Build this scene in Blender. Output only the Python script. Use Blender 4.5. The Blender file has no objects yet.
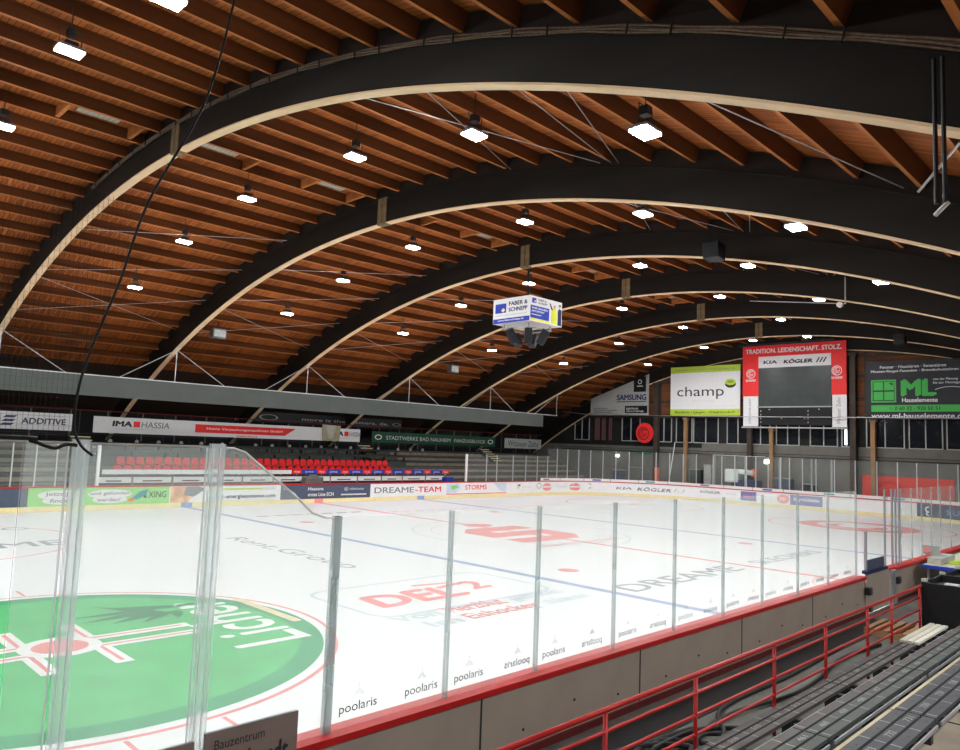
import bpy, math, random
from mathutils import Vector, Matrix
random.seed(4)
C = bpy.context.scene.collection
PI = math.pi
ORD = ['zeroth', 'first', 'second', 'third', 'fourth', 'fifth', 'sixth', 'seventh', 'eighth', 'ninth', 'tenth', 'eleventh', 'twelfth',
       'thirteenth', 'fourteenth', 'fifteenth', 'sixteenth', 'seventeenth', 'eighteenth', 'nineteenth']
def nth(i):
    if i < 20: return ORD[i]
    tens = {2: 'twent', 3: 'thirt', 4: 'fort', 5: 'fift'}[i // 10]
    return tens + 'ieth' if i % 10 == 0 else tens + 'y-' + ORD[i % 10]

# ------------------------------------------------------------------ materials
def mat(name, col, rough=.6, var=.12, scale=6., metal=0., spec=.3, emit=0., bump=0., stretch=(1, 1, 1)):
    m = bpy.data.materials.new(name); m.use_nodes = True
    nt = m.node_tree; b = nt.nodes['Principled BSDF']
    b.inputs['Roughness'].default_value = rough; b.inputs['Metallic'].default_value = metal
    b.inputs['Specular IOR Level'].default_value = spec
    tc = nt.nodes.new('ShaderNodeTexCoord'); mp = nt.nodes.new('ShaderNodeMapping'); mp.inputs['Scale'].default_value = stretch
    n = nt.nodes.new('ShaderNodeTexNoise'); n.inputs['Scale'].default_value = scale; n.inputs['Detail'].default_value = 4
    r = nt.nodes.new('ShaderNodeValToRGB')
    r.color_ramp.elements[0].position = .3; r.color_ramp.elements[1].position = .7
    r.color_ramp.elements[0].color = [c * (1 - var) for c in col] + [1]
    r.color_ramp.elements[1].color = [min(1, c * (1 + var)) for c in col] + [1]
    nt.links.new(tc.outputs['Object'], mp.inputs['Vector']); nt.links.new(mp.outputs['Vector'], n.inputs['Vector'])
    nt.links.new(n.outputs['Fac'], r.inputs['Fac']); nt.links.new(r.outputs['Color'], b.inputs['Base Color'])
    if emit:
        b.inputs['Emission Color'].default_value = list(col) + [1]; b.inputs['Emission Strength'].default_value = emit
    if bump:
        bp = nt.nodes.new('ShaderNodeBump'); bp.inputs['Strength'].default_value = bump
        nt.links.new(n.outputs['Fac'], bp.inputs['Height']); nt.links.new(bp.outputs['Normal'], b.inputs['Normal'])
    return m
def boards_mat(name, ca, cb, width=.13):
    """timber sheathing: boards laid along Y, a seam every `width` along X"""
    m = bpy.data.materials.new(name); m.use_nodes = True
    nt = m.node_tree; b = nt.nodes['Principled BSDF']; b.inputs['Roughness'].default_value = .7; b.inputs['Specular IOR Level'].default_value = .2
    tc = nt.nodes.new('ShaderNodeTexCoord'); sp = nt.nodes.new('ShaderNodeSeparateXYZ')
    nt.links.new(tc.outputs['Object'], sp.inputs[0])
    d = nt.nodes.new('ShaderNodeMath'); d.operation = 'DIVIDE'; d.inputs[1].default_value = width; nt.links.new(sp.outputs['X'], d.inputs[0])
    fl = nt.nodes.new('ShaderNodeMath'); fl.operation = 'FLOOR'; nt.links.new(d.outputs[0], fl.inputs[0])
    fr = nt.nodes.new('ShaderNodeMath'); fr.operation = 'FRACT'; nt.links.new(d.outputs[0], fr.inputs[0])
    wn = nt.nodes.new('ShaderNodeTexWhiteNoise'); wn.noise_dimensions = '1D'; nt.links.new(fl.outputs[0], wn.inputs['W'])
    no = nt.nodes.new('ShaderNodeTexNoise'); no.inputs['Scale'].default_value = 1.2; no.inputs['Detail'].default_value = 5
    nt.links.new(tc.outputs['Object'], no.inputs['Vector'])
    av = nt.nodes.new('ShaderNodeMath'); av.operation = 'MULTIPLY_ADD'; av.inputs[1].default_value = .5
    nt.links.new(wn.outputs['Value'], av.inputs[0]); 
    h = nt.nodes.new('ShaderNodeMath'); h.operation = 'MULTIPLY'; h.inputs[1].default_value = .6; nt.links.new(no.outputs['Fac'], h.inputs[0])
    nt.links.new(h.outputs[0], av.inputs[2])
    r = nt.nodes.new('ShaderNodeValToRGB'); r.color_ramp.elements[0].color = list(ca) + [1]; r.color_ramp.elements[1].color = list(cb) + [1]
    nt.links.new(av.outputs[0], r.inputs['Fac'])
    lt = nt.nodes.new('ShaderNodeMath'); lt.operation = 'LESS_THAN'; lt.inputs[1].default_value = .12; nt.links.new(fr.outputs[0], lt.inputs[0])
    mx = nt.nodes.new('ShaderNodeMix'); mx.data_type = 'RGBA'; nt.links.new(lt.outputs[0], mx.inputs['Factor'])
    nt.links.new(r.outputs['Color'], mx.inputs['A']); mx.inputs['B'].default_value = [c * .3 for c in ca] + [1]
    nt.links.new(mx.outputs['Result'], b.inputs['Base Color'])
    return m
def glass_mat(name, haze, tint=(.97, 1, .985), film=(.93, .96, .95)):
    """clear rink shielding: mostly see-through, a scuffed film that scatters light, and a mirror-like sheen"""
    m = bpy.data.materials.new(name); m.use_nodes = True
    nt = m.node_tree; nt.nodes.clear()
    o = nt.nodes.new('ShaderNodeOutputMaterial')
    t = nt.nodes.new('ShaderNodeBsdfTransparent'); t.inputs[0].default_value = list(tint) + [1]
    d = nt.nodes.new('ShaderNodeBsdfTranslucent'); d.inputs[0].default_value = list(film) + [1]
    d2 = nt.nodes.new('ShaderNodeBsdfDiffuse'); d2.inputs[0].default_value = list(film) + [1]
    ms = nt.nodes.new('ShaderNodeMixShader'); ms.inputs[0].default_value = .5
    nt.links.new(d.outputs[0], ms.inputs[1]); nt.links.new(d2.outputs[0], ms.inputs[2])
    mx = nt.nodes.new('ShaderNodeMixShader')
    n = nt.nodes.new('ShaderNodeTexNoise'); n.inputs['Scale'].default_value = 1.5
    mr = nt.nodes.new('ShaderNodeMapRange'); mr.inputs['To Min'].default_value = haze * .85; mr.inputs['To Max'].default_value = haze * 1.15
    tc = nt.nodes.new('ShaderNodeTexCoord'); nt.links.new(tc.outputs['Object'], n.inputs['Vector'])
    nt.links.new(n.outputs['Fac'], mr.inputs['Value']); nt.links.new(mr.outputs[0], mx.inputs[0])
    nt.links.new(t.outputs[0], mx.inputs[1]); nt.links.new(ms.outputs[0], mx.inputs[2])
    g = nt.nodes.new('ShaderNodeBsdfGlossy'); g.inputs['Roughness'].default_value = .03
    f = nt.nodes.new('ShaderNodeFresnel'); f.inputs['IOR'].default_value = 1.05
    ge = nt.nodes.new('ShaderNodeNewGeometry'); iv = nt.nodes.new('ShaderNodeMath'); iv.operation = 'SUBTRACT'; iv.inputs[0].default_value = 1; nt.links.new(ge.outputs['Backfacing'], iv.inputs[1])
    mu = nt.nodes.new('ShaderNodeMath'); mu.operation = 'MULTIPLY'; nt.links.new(f.outputs[0], mu.inputs[0]); nt.links.new(iv.outputs[0], mu.inputs[1])
    m2 = nt.nodes.new('ShaderNodeMixShader'); nt.links.new(mu.outputs[0], m2.inputs[0])
    nt.links.new(mx.outputs[0], m2.inputs[1]); nt.links.new(g.outputs[0], m2.inputs[2])
    nt.links.new(m2.outputs[0], o.inputs['Surface'])
    return m
M = {}
def mk(k, *a, **kw): M[k] = mat(k, *a, **kw)
mk('ice', (.86, .88, .90), .38, .015, .4, spec=.25)
mk('ice_blue', (.30, .38, .62), .4, .06, 3); mk('ice_pale_blue', (.60, .70, .78), .4, .06, 3)
mk('ice_red', (.86, .30, .30), .4, .06, 3); mk('ice_pink', (.88, .55, .55), .4, .06, 3)
mk('ice_text', (.34, .36, .38), .4, .1, 3); mk('ice_grey', (.66, .67, .69), .4, .08, 3)
mk('ice_green', (.08, .50, .17), .4, .1, 1.2); mk('ice_green_edge', (.04, .36, .16), .4, .12, 1.2); mk('ice_dark_green', (.02, .22, .10), .4, .1)
mk('ice_white', (.86, .87, .87), .4, .02); mk('ice_cream', (.80, .66, .44), .4, .15, 2)
mk('white', (.80, .80, .80), .5, .03); mk('board_white', (.84, .84, .84), .4, .03, 2)
mk('board_back', (.36, .30, .245), .6, .08, 1.5); mk('seam', (.03, .03, .03), .8)
mk('red', (.50, .014, .014), .4, .1, 4); mk('yellow', (.85, .73, .40), .5, .06)
mk('rail_red', (.38, .013, .012), .4, .12, 4); mk('dark_red', (.11, .012, .012), .6, .2)
mk('tarp_red', (.95, .075, .05), .5, .05); mk('bright_red', (.85, .03, .03), .5, .05); mk('orange', (.90, .16, .06), .5)
mk('green', (.30, .68, .20), .5, .05); mk('lime', (.46, .62, .05), .5, .04); mk('ml_green', (.07, .50, .09), .5, .03); mk('sign_green', (.012, .07, .038), .5, .05)
mk('slate', (.07, .09, .14), .5, .08); mk('navy', (.016, .024, .10), .5, .05); mk('blue', (.02, .05, .42), .5, .05); mk('lilac', (.20, .21, .42), .5, .05)
mk('black', (.007, .007, .008), .5, .2); mk('anthracite', (.025, .027, .032), .5, .08); mk('screen', (.045, .055, .05), .3, .15, 1.2)
mk('text_dark', (.03, .03, .035), .6); mk('text_grey', (.22, .23, .24), .6); mk('peach', (.75, .45, .25), .5, .3, 3); mk('teal', (.03, .30, .32), .5)
mk('purple', (.22, .05, .32), .5); mk('skin', (.62, .38, .27), .6); mk('vest', (.75, .80, .05), .5)
mk('aluminium', (.62, .63, .64), .35, .05, 8, metal=.6, spec=.5); mk('post_grey', (.34, .35, .37), .4, .06, 8, metal=.4, spec=.5)
mk('steel', (.50, .50, .50), .4, .1, 8, metal=.8); mk('beam_grey', (.066, .075, .068), .6, .06, 1)
mk('rafter', (.100, .029, .008), .7, .3, 1.3, spec=.15, stretch=(.25, 4, 4))  # rafter sides, shade put into the colour
mk('rafter_lit', (.38, .130, .034), .7, .25, 1.3, spec=.15, stretch=(.25, 4, 4))  # lit copy of the rafter timber, light from the ice painted into undersides
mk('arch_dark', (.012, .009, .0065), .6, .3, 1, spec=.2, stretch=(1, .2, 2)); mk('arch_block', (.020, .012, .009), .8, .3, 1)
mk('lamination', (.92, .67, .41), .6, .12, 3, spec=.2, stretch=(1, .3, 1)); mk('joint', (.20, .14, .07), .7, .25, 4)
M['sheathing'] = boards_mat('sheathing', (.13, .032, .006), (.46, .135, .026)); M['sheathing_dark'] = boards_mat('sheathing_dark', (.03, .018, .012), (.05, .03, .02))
mk('skylight', (.42, .46, .40), .3, .1, 3); mk('cable', (.010, .010, .010), .6); mk('cable_brown', (.13, .085, .055), .7, .3, 20, bump=.4)
mk('ice_mid', (.42, .45, .48), .4, .06); mk('paint_worn', (.25, .25, .245), .6, .15, 30); mk('concrete', (.125, .125, .112), .85, .2, 2, bump=.1); mk('concrete_tan', (.27, .22, .17), .85, .15, 3); mk('terrace', (.085, .092, .084), .85, .18, 2)
mk('rubber', (.010, .009, .009), .8, .3, 3); mk('wall_grey', (.17, .162, .145), .8, .12, 1.5); mk('wall_dark', (.018, .017, .017), .9, .3, 1)
mk('timber_wall', (.16, .06, .022), .75, .3, 1, stretch=(1, .4, 5)); mk('timber_post', (.34, .19, .09), .7, .15, 3); mk('dark_timber', (.055, .04, .03), .7, .25, 3)
mk('plank', (.062, .053, .050), .6, .14, 5, bump=.15); mk('plank_green', (.050, .058, .053), .6, .14, 5, bump=.15); mk('plank_blue', (.045, .047, .052), .6, .14, 5, bump=.15)
mk('plank_white', (.62, .60, .50), .6, .1, 5); mk('paint_white', (.30, .30, .29), .6, .15, 30); mk('edge_cream', (.42, .36, .23), .7, .12, 4)
mk('seat_red', (.62, .012, .015), .4, .08); mk('seat_dark', (.045, .055, .05), .6, .15, 4)
mk('window_glass', (.012, .014, .018), .08, .3, 2, spec=.6); mk('curtain', (.12, .05, .05), .8, .2, 6, stretch=(1, 6, .3)); mk('frame_white', (.40, .41, .39), .5)
mk('acrylic', (.55, .60, .60), .2, .05, spec=.6); mk('pale', (.50, .49, .42), .6, .1); mk('foil', (.40, .42, .40), .4, .2, 5)
M['lamp'] = mat('lamp', (.965, .985, 1.), .5, 0, emit=310.); M['exit'] = mat('exit', (.75, 1., .85), .5, 0, emit=6.); M['neon'] = mat('neon', (.55, .65, 1.), .5, 0, emit=3.)
M['glass'] = glass_mat('glass', .15); M['glass_clear'] = glass_mat('glass_clear', .01); M['glass_far'] = glass_mat('glass_far', .055)
M['post_near'] = glass_mat('post_near', .30, (.80, .84, .84), (.62, .65, .66))
M['strip'] = glass_mat('strip', .42, (.92, .94, .95), (.85, .87, .88))
M['acrylic_post'] = glass_mat('acrylic_post', .30, (.93, .97, .96), (.85, .88, .9))

# ------------------------------------------------------------------ mesh building
class MB:
    def __init__(s): s.v = []; s.f = []; s.m = []; s.mats = []
    def mi(s, k):
        k = M[k] if isinstance(k, str) else k
        if k not in s.mats: s.mats.append(k)
        return s.mats.index(k)
    def add(s, vs, fs, k):
        o = len(s.v); i = s.mi(k)
        s.v += [tuple(v) for v in vs]; s.f += [tuple(o + j for j in f) for f in fs]; s.m += [i] * len(fs); return s
    def box(s, a, b, k, R=None, at=None):
        """box between corners a and b; with R (Matrix) and at, the corners are local"""
        (x0, y0, z0), (x1, y1, z1) = a, b
        vs = [Vector((x, y, z)) for x in (x0, x1) for y in (y0, y1) for z in (z0, z1)]
        if R is not None: vs = [R @ v for v in vs]
        if at is not None: vs = [v + Vector(at) for v in vs]
        return s.add(vs, [(0, 1, 3, 2), (4, 6, 7, 5), (0, 4, 5, 1), (2, 3, 7, 6), (0, 2, 6, 4), (1, 5, 7, 3)], k)
    def tube(s, pts, r, k, n=8):
        pts = [Vector(p) for p in pts]; vs = []; fs = []
        for i, p in enumerate(pts):
            d = (pts[min(i + 1, len(pts) - 1)] - pts[max(i - 1, 0)]).normalized()
            a = d.cross(Vector((0, 0, 1)) if abs(d.z) < .9 else Vector((1, 0, 0))).normalized(); b = d.cross(a)
            vs += [p + (a * math.cos(2 * PI * j / n) + b * math.sin(2 * PI * j / n)) * r for j in range(n)]
        for i in range(len(pts) - 1):
            for j in range(n): fs.append((i * n + j, i * n + (j + 1) % n, (i + 1) * n + (j + 1) % n, (i + 1) * n + j))
        fs += [tuple(range(n))[::-1], tuple((len(pts) - 1) * n + j for j in range(n))]
        return s.add(vs, fs, k)
    def poly(s, pts, k): return s.add(pts, [tuple(range(len(pts)))], k)
    def prism(s, pts, d, k):
        """flat outline pts pushed out by vector d"""
        n = len(pts); d = Vector(d); vs = [Vector(p) for p in pts] + [Vector(p) + d for p in pts]
        return s.add(vs, [tuple(range(n))[::-1], tuple(range(n, 2 * n))] + [(i, (i + 1) % n, n + (i + 1) % n, n + i) for i in range(n)], k)
    def build(s, name, parent=None, smooth=False, bevel=0, loc=None):
        me = bpy.data.meshes.new(name)
        if parent is not None: off = WLOC[parent.name]
        elif loc is not None: off = Vector(loc)
        else:
            xs, ys, zs = zip(*s.v); off = Vector(((min(xs) + max(xs)) / 2, (min(ys) + max(ys)) / 2, min(zs)))
        me.from_pydata([Vector(v) - off for v in s.v], [], s.f)
        for m in s.mats: me.materials.append(m)
        me.polygons.foreach_set('material_index', s.m)
        if smooth: me.polygons.foreach_set('use_smooth', [True] * len(s.f))
        me.update()
        o = bpy.data.objects.new(name, me); C.objects.link(o)
        if parent is not None: o.parent = parent; WLOC[o.name] = off
        else: o.location = off; WLOC[o.name] = off
        if bevel:
            b = o.modifiers.new('Bevel', 'BEVEL'); b.width = bevel; b.segments = 2; b.limit_method = 'ANGLE'
        return o
WLOC = {}
def tag(o, label, cat, group=None, kind=None):
    o['label'] = label; o['category'] = cat
    if group: o['group'] = group
    if kind: o['kind'] = kind
    return o
def thing(name, loc, label, cat, group=None, kind=None):
    o = bpy.data.objects.new(name, None); C.objects.link(o); o.location = loc; o.empty_display_size = .2
    WLOC[o.name] = Vector(loc); return tag(o, label, cat, group, kind)
def dup(root, loc, label, group=None):
    r = root.copy(); C.objects.link(r); r.location = loc; r['label'] = label; WLOC[r.name] = Vector(loc)
    if group: r['group'] = group
    for ch in list(root.children):
        c = ch.copy(); C.objects.link(c); c.parent = r
        for g in ch.children:
            d = g.copy(); C.objects.link(d); d.parent = c
    return r
# ---- lettering and flat shapes, in unit coordinates, laid through a mapping f(u, v) -> point
_tc = {}
def text_shape(t, bold):
    if (t, bold) in _tc: return _tc[(t, bold)]
    cu = bpy.data.curves.new('t', 'FONT'); cu.body = t; cu.resolution_u = 3; cu.fill_mode = 'FRONT'
    ob = bpy.data.objects.new('t', cu); me = ob.to_mesh()
    vs = [(v.co.x, v.co.y) for v in me.vertices]; fs = [tuple(p.vertices) for p in me.polygons]
    ob.to_mesh_clear(); bpy.data.objects.remove(ob); bpy.data.curves.remove(cu)
    x0 = min(v[0] for v in vs); x1 = max(v[0] for v in vs); y0 = min(v[1] for v in vs); y1 = max(v[1] for v in vs)
    vs = [((x - x0) / (x1 - x0), (y - y0) / (y1 - y0)) for x, y in vs]
    _tc[(t, bold)] = (vs, fs); return vs, fs
def text(mb, f, t, u, v, w, h, k, bold=.015, slant=0):
    """text t filling the rectangle of width w and height h whose lower left corner is (u, v)"""
    vs, fs = text_shape(t, 0)
    n = (Vector(f(u + w, v)) - Vector(f(u, v))).cross(Vector(f(u, v + h)) - Vector(f(u, v))).normalized()
    if bold < .012: shifts = [(0, 0)]
    else: shifts = [(0, 0), (1, .5), (-1, -.5), (.5, 1), (-.5, -1)]
    sx = min(bold * 2.2, .09) * w / max(len(t), 1); sy = min(bold * 1.2, .05) * h
    w -= 2 * sx; h -= 2 * sy
    for i, (p, q) in enumerate(shifts):
        mb.add([Vector(f(u + sx + p * sx + a * w + slant * b * h, v + sy + q * sy + b * h)) + n * (.0004 * i) for a, b in vs], fs, k)
def rect(mb, f, u, v, w, h, k): mb.poly([f(u, v), f(u + w, v), f(u + w, v + h), f(u, v + h)], k)
def shape(mb, f, pts, k): mb.poly([f(*p) for p in pts], k)
def disc(mb, f, u, v, rx, ry, k, n=24): mb.poly([f(u + rx * math.cos(2 * PI * i / n), v + ry * math.sin(2 * PI * i / n)) for i in range(n)], k)
def ring(mb, f, u, v, r0, r1, k, n=48, a0=0, a1=2 * PI, sy=1):
    vs = []; fs = []
    for i in range(n + 1):
        a = a0 + (a1 - a0) * i / n
        for r in (r0, r1): vs.append(f(u + r * math.cos(a), v + sy * r * math.sin(a)))
    for i in range(n): fs.append((2 * i, 2 * i + 1, 2 * i + 3, 2 * i + 2))
    mb.add(vs, fs, k)
def plane(o, U, V, n, e=.004):
    o = Vector(o); U = Vector(U); V = Vector(V); n = Vector(n)
    return lambda u, v, z=e: o + U * u + V * v + n * z
def swirl(mb, f, u, v, r, k):
    """round emblem with a curled three-stroke swirl inside"""
    ring(mb, f, u, v, r * .86, r, k, 28)
    for q in range(3): ring(mb, f, u + .12 * r * q, v + .05 * r * q, r * (.62 - .2 * q), r * (.74 - .2 * q), k, 14, .6 + q * .9, 4.6 + q * .9)

# ------------------------------------------------------------------ the place: dimensions
HW, HL, CR = 15.05, 28.5, 8.5          # rink half width, half length, corner radius
ZB, ZG, ZT = 1.08, 2.90, 3.48          # board top, low shield top, tall shield top
AX0, DX = -15.64, 7.716                # first arch in view, arch spacing
def prof(y): return 11.2246 - .0122188 * y * y - 7.736e-7 * y ** 4   # underside of the arches
def slope(y): return -2 * .0122188 * y - 4 * 7.736e-7 * y ** 3
def nrm(y):
    s = slope(y); l = math.hypot(1, s); return Vector((0, -s / l, 1 / l))
def apt(x, y, off):                     # a point `off` above the arch underside, square to its curve
    n = nrm(y); return Vector((x, y, prof(y))) + n * off
ARC = CR * PI / 2; SX = HL - CR; SY = HW - CR
def path(s):
    """point and outward normal on the board line; s = 0 at the middle of the far side, growing clockwise seen from above"""
    L = [SX, ARC, 2 * SY, ARC, 2 * SX, ARC, 2 * SY, ARC, SX]
    tot = sum(L); s = s % tot
    if s <= L[0]: return Vector((s, HW)), Vector((0, 1))
    s -= L[0]
    if s <= ARC: a = s / CR; n = Vector((math.sin(a), math.cos(a))); return Vector((SX, SY)) + n * CR, n
    s -= ARC
    if s <= 2 * SY: return Vector((HL, SY - s)), Vector((1, 0))
    s -= 2 * SY
    if s <= ARC: a = s / CR; n = Vector((math.cos(a), -math.sin(a))); return Vector((SX, -SY)) + n * CR, n
    s -= ARC
    if s <= 2 * SX: return Vector((SX - s, -HW)), Vector((0, -1))
    s -= 2 * SX
    if s <= ARC: a = s / CR; n = Vector((-math.sin(a), -math.cos(a))); return Vector((-SX, -SY)) + n * CR, n
    s -= ARC
    if s <= 2 * SY: return Vector((-HL, -SY + s)), Vector((-1, 0))
    s -= 2 * SY
    if s <= ARC: a = s / CR; n = Vector((-math.cos(a), math.sin(a))); return Vector((-SX, SY)) + n * CR, n
    s -= ARC
    return Vector((-SX + s, HW)), Vector((0, 1))
PL = 4 * SX + 4 * SY + 4 * ARC
NS0 = SX + 2 * ARC + 2 * SY + SX        # s of the middle of the near side
def pp(s, z, off=0):
    p, n = path(s); p = p + n * off; return Vector((p.x, p.y, z))
def sweep(mb, s0, s1, o0, o1, z0, z1, kin, kout=None, ktop=None, step=.6):
    n = max(1, int(math.ceil((s1 - s0) / step)))
    r = [[pp(s0 + (s1 - s0) * i / n, z, o) for o, z in ((o0, z0), (o1, z0), (o1, z1), (o0, z1))] for i in range(n + 1)]
    kout = kout or kin; ktop = ktop or kin
    for j, k in ((0, ktop), (1, kout), (2, ktop), (3, kin)):
        vs = []; fs = []
        for i in range(n + 1): vs += [r[i][j], r[i][(j + 1) % 4]]
        for i in range(n): fs.append((2 * i, 2 * i + 2, 2 * i + 3, 2 * i + 1))
        mb.add(vs, fs, k)
    mb.add(r[0], [(0, 1, 2, 3)], kin); mb.add(r[-1], [(3, 2, 1, 0)], kin)

# ------------------------------------------------------------------ ice with its markings (one floor)
fl = MB()
outline = [pp(PL * i / 240, 0, 0) for i in range(240)]
fl.poly([(p.x, p.y, 0) for p in outline][::-1], 'ice')
F = lambda u, v: (u, v, .003)
F2 = lambda u, v: (u, v, .005); F3 = lambda u, v: (u, v, .007); F4 = lambda u, v: (u, v, .009)
for x in (-7.55, 7.55): rect(fl, F, x - .15, -HW + .02, .30, 2 * HW - .04, 'ice_blue')
rect(fl, F, -.13, -HW + .02, .26, 2 * HW - .04, 'ice_red')
for x in (-24.6, 24.6): rect(fl, F, x - .03, -13.3, .06, 26.6, 'ice_red')
ring(fl, F, 0, 0, 4.45, 4.53, 'ice_pale_blue', 96); ring(fl, F, 0, 0, 3.7, 3.74, 'ice_pink', 96)
# S emblem of the centre circle
shape(fl, F2, [(-2.3, -2.3), (1.0, -2.3), (1.9, -1.4), (1.9, .35), (-1.0, .35), (-1.0, .85), (1.8, .85), (1.8, 1.9), (-1.3, 1.9), (-2.3, 1.0), (-2.3, -.7), (.6, -.7), (.6, -1.25), (-2.3, -1.25)], 'ice_red')
disc(fl, F2, .3, 2.75, .75, .55, 'ice_red')
text(fl, F2, 'Sparkasse', -2.6, -3.55, 5.2, .6, 'ice_pink')
# neutral spots, end circles
for x in (-5.85, 5.85):
    for y in (-7.03, 7.03): disc(fl, F, x, y, .32, .32, 'ice_red')
ring(fl, F, 0, -HW, 2.95, 3.02, 'ice_pink', 40, .03, PI - .03)
def lmarks(cx, cy, kw, kr):
    for sx in (-1, 1):
        for sy in (-1, 1):
            ax = cx + sx * .52; ay = cy + sy * .28
            rect(fl, F2, min(ax, ax + sx * 1.75), ay - .14, 1.75, .28, kw); rect(fl, F3, ax - .14, min(ay, ay + sy * 1.15), .28, 1.15, kw)
            rect(fl, F4, min(ax, ax + sx * 1.62), ay - .035, 1.62, .07, kr); rect(fl, lambda u, v: (u, v, .0105), ax - .035, min(ay, ay + sy * 1.03), .07, 1.03, kr)
for cx in (-19.43, 19.43):
    for cy in (-7.03, 7.03):
        ring(fl, F, cx, cy, 4.42, 4.5, 'ice_red', 96)
        for sx in (-1, 1):
            for sy in (-1, 1): rect(fl, F, cx + sx * .6 - .03, min(cy + sy * 4.5, cy + sy * 5.15), .06, .65, 'ice_red')
        if cx < 0 and cy < 0:
            disc(fl, F, cx, cy, 4.25, 4.25, 'ice_green_edge', 96); disc(fl, lambda u, v: (u, v, .0042), cx, cy, 3.85, 3.85, 'ice_green', 96)
            lmarks(cx, cy, 'ice_white', 'ice_red')
            disc(fl, lambda u, v: (u, v, .0125), cx, cy, .62, .62, 'ice_white', 32); disc(fl, lambda u, v: (u, v, .0145), cx, cy, .42, .42, 'ice_red', 32)
        elif cx > 0 and cy < 0:
            ring(fl, F2, cx, cy, 2.0, 2.95, 'ice_red', 64); ring(fl, F3, cx - .3, cy, .9, 1.5, 'ice_red', 40, .8, 5.2)
        else:
            disc(fl, F, cx, cy, .32, .32, 'ice_red'); lmarks(cx, cy, 'ice_white', 'ice_red')
# brewery lettering, read from the goal side
rot = lambda u, v: (-15.72 - v, -8.85 + u, .008)
text(fl, rot, 'Licher', 0, .05, 3.85, 1.45, 'ice_white', .013); rect(fl, rot, 1.1, -.42, 2.5, .2, 'ice_cream')
bx, by = -17.35, -5.2                    # bird with spread wings
zz = .0055
for pts in ([(-.9, .95), (-.55, .55), (.1, .35), (.9, .05), (.8, -.12), (.05, -.05), (-.45, .1)], [(-1.9, .05), (-.6, .12), (.2, .05), (.2, -.1), (-.7, -.12)], [(-1.6, -.45), (-.7, -.15), (.15, -.1), (.2, -.3), (-.6, -.42)],
            [(-1.1, -.8), (-.4, -.35), (.25, -.25), (.3, -.42), (-.2, -.62)], [(-.5, -1.0), (0, -.45), (.4, -.35), (.42, -.5), (.1, -.75)], [(.3, -1.0), (.3, -.5), (.55, -.35), (.65, -.5), (.5, -.8)], [(.7, .1), (1.15, .12), (1.3, 0), (1.1, -.08), (.75, -.1)]):
    zz += .0006; shape(fl, lambda u, v: (u, v, zz), [(bx + x * .85, by + y) for x, y in pts], 'ice_dark_green')
# league logo near the blue line
rr = []
for cx_, cy_, a0 in ((-8.95, -6.15, 0), (-13.4, -6.15, PI / 2), (-13.4, -8.05, PI), (-8.95, -8.05, 1.5 * PI)):
    rr += [(cx_ + .55 * math.cos(a0 + i * PI / 12), cy_ + .55 * math.sin(a0 + i * PI / 12)) for i in range(7)]
for i in range(len(rr)):
    a, b = Vector(rr[i]), Vector(rr[(i + 1) % len(rr)]); d = (b - a).normalized(); n = Vector((-d.y, d.x)) * .05
    shape(fl, F, [a - n, b - n, b + n, a + n], 'ice_pale_blue')
text(fl, F2, 'DEL', -13.35, -7.85, 2.75, 1.2, 'ice_red', .05, .1); text(fl, F2, '2', -10.25, -7.5, .75, .95, 'ice_red', .04, .1)
shape(fl, F2, [(-11.3, -6.35), (-10.2, -6.55), (-10.2, -6.4), (-11.2, -6.2)], 'ice_red'); shape(fl, F2, [(-10.9, -6.95), (-10.0, -6.75), (-10.1, -6.6), (-10.9, -6.75)], 'ice_red')
text(fl, F2, 'Von', -13.9, -9.05, 1.25, .5, 'ice_pale_blue', .02); text(fl, F2, 'Herzblut', -12.4, -9.05, 1.75, .55, 'ice_red', .02); text(fl, F2, 'getrieben', -10.4, -9.15, 1.8, .62, 'ice_pale_blue', .02)
text(fl, F2, 'Im', -13.55, -9.75, .85, .5, 'ice_pale_blue', .02); text(fl, F2, 'Eishockey', -12.45, -9.85, 2.2, .62, 'ice_red', .02); text(fl, F2, 'zuhause', -9.95, -9.75, 1.55, .5, 'ice_pale_blue', .02)
rg = lambda u, v: (-11.35 + v, 3.95 - u, .004)
text(fl, rg, 'Rent.Group', 0, 0, 7.3, .95, 'ice_text', .01)
text(fl, F, 'DREAME', -7.0, -10.1, 6.3, .85, 'ice_text', .015); text(fl, F, 'DREAME', -21.7, 4.85, 6.0, 1.15, 'ice_text', .012)
text(fl, F, 'SKECHERS', .8, -10.0, 5.4, .65, 'ice_mid', .02)
text(fl, F, 'O', -16.6, 9.2, .9, .7, 'ice_text', .01)
for i in range(7): rect(fl, F, -6.6 + i * .85, 9.75, .62, .28, 'ice_text'); rect(fl, F, .4 + i * .85, 9.1, .6, .28, 'ice_grey')
ring(fl, F, 13, 4.6, 1.2, 1.3, 'ice_grey', 40); rect(fl, F, 8.5, 8.6, 3.2, .18, 'ice_pink'); rect(fl, F, 20.3, 4.3, .22, 3.4, 'ice_pale_blue')
tag(fl.build('floor', loc=(0, 0, 0)), 'white ice sheet with painted lines, circles and sponsor lettering', 'ice', kind='structure')
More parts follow.
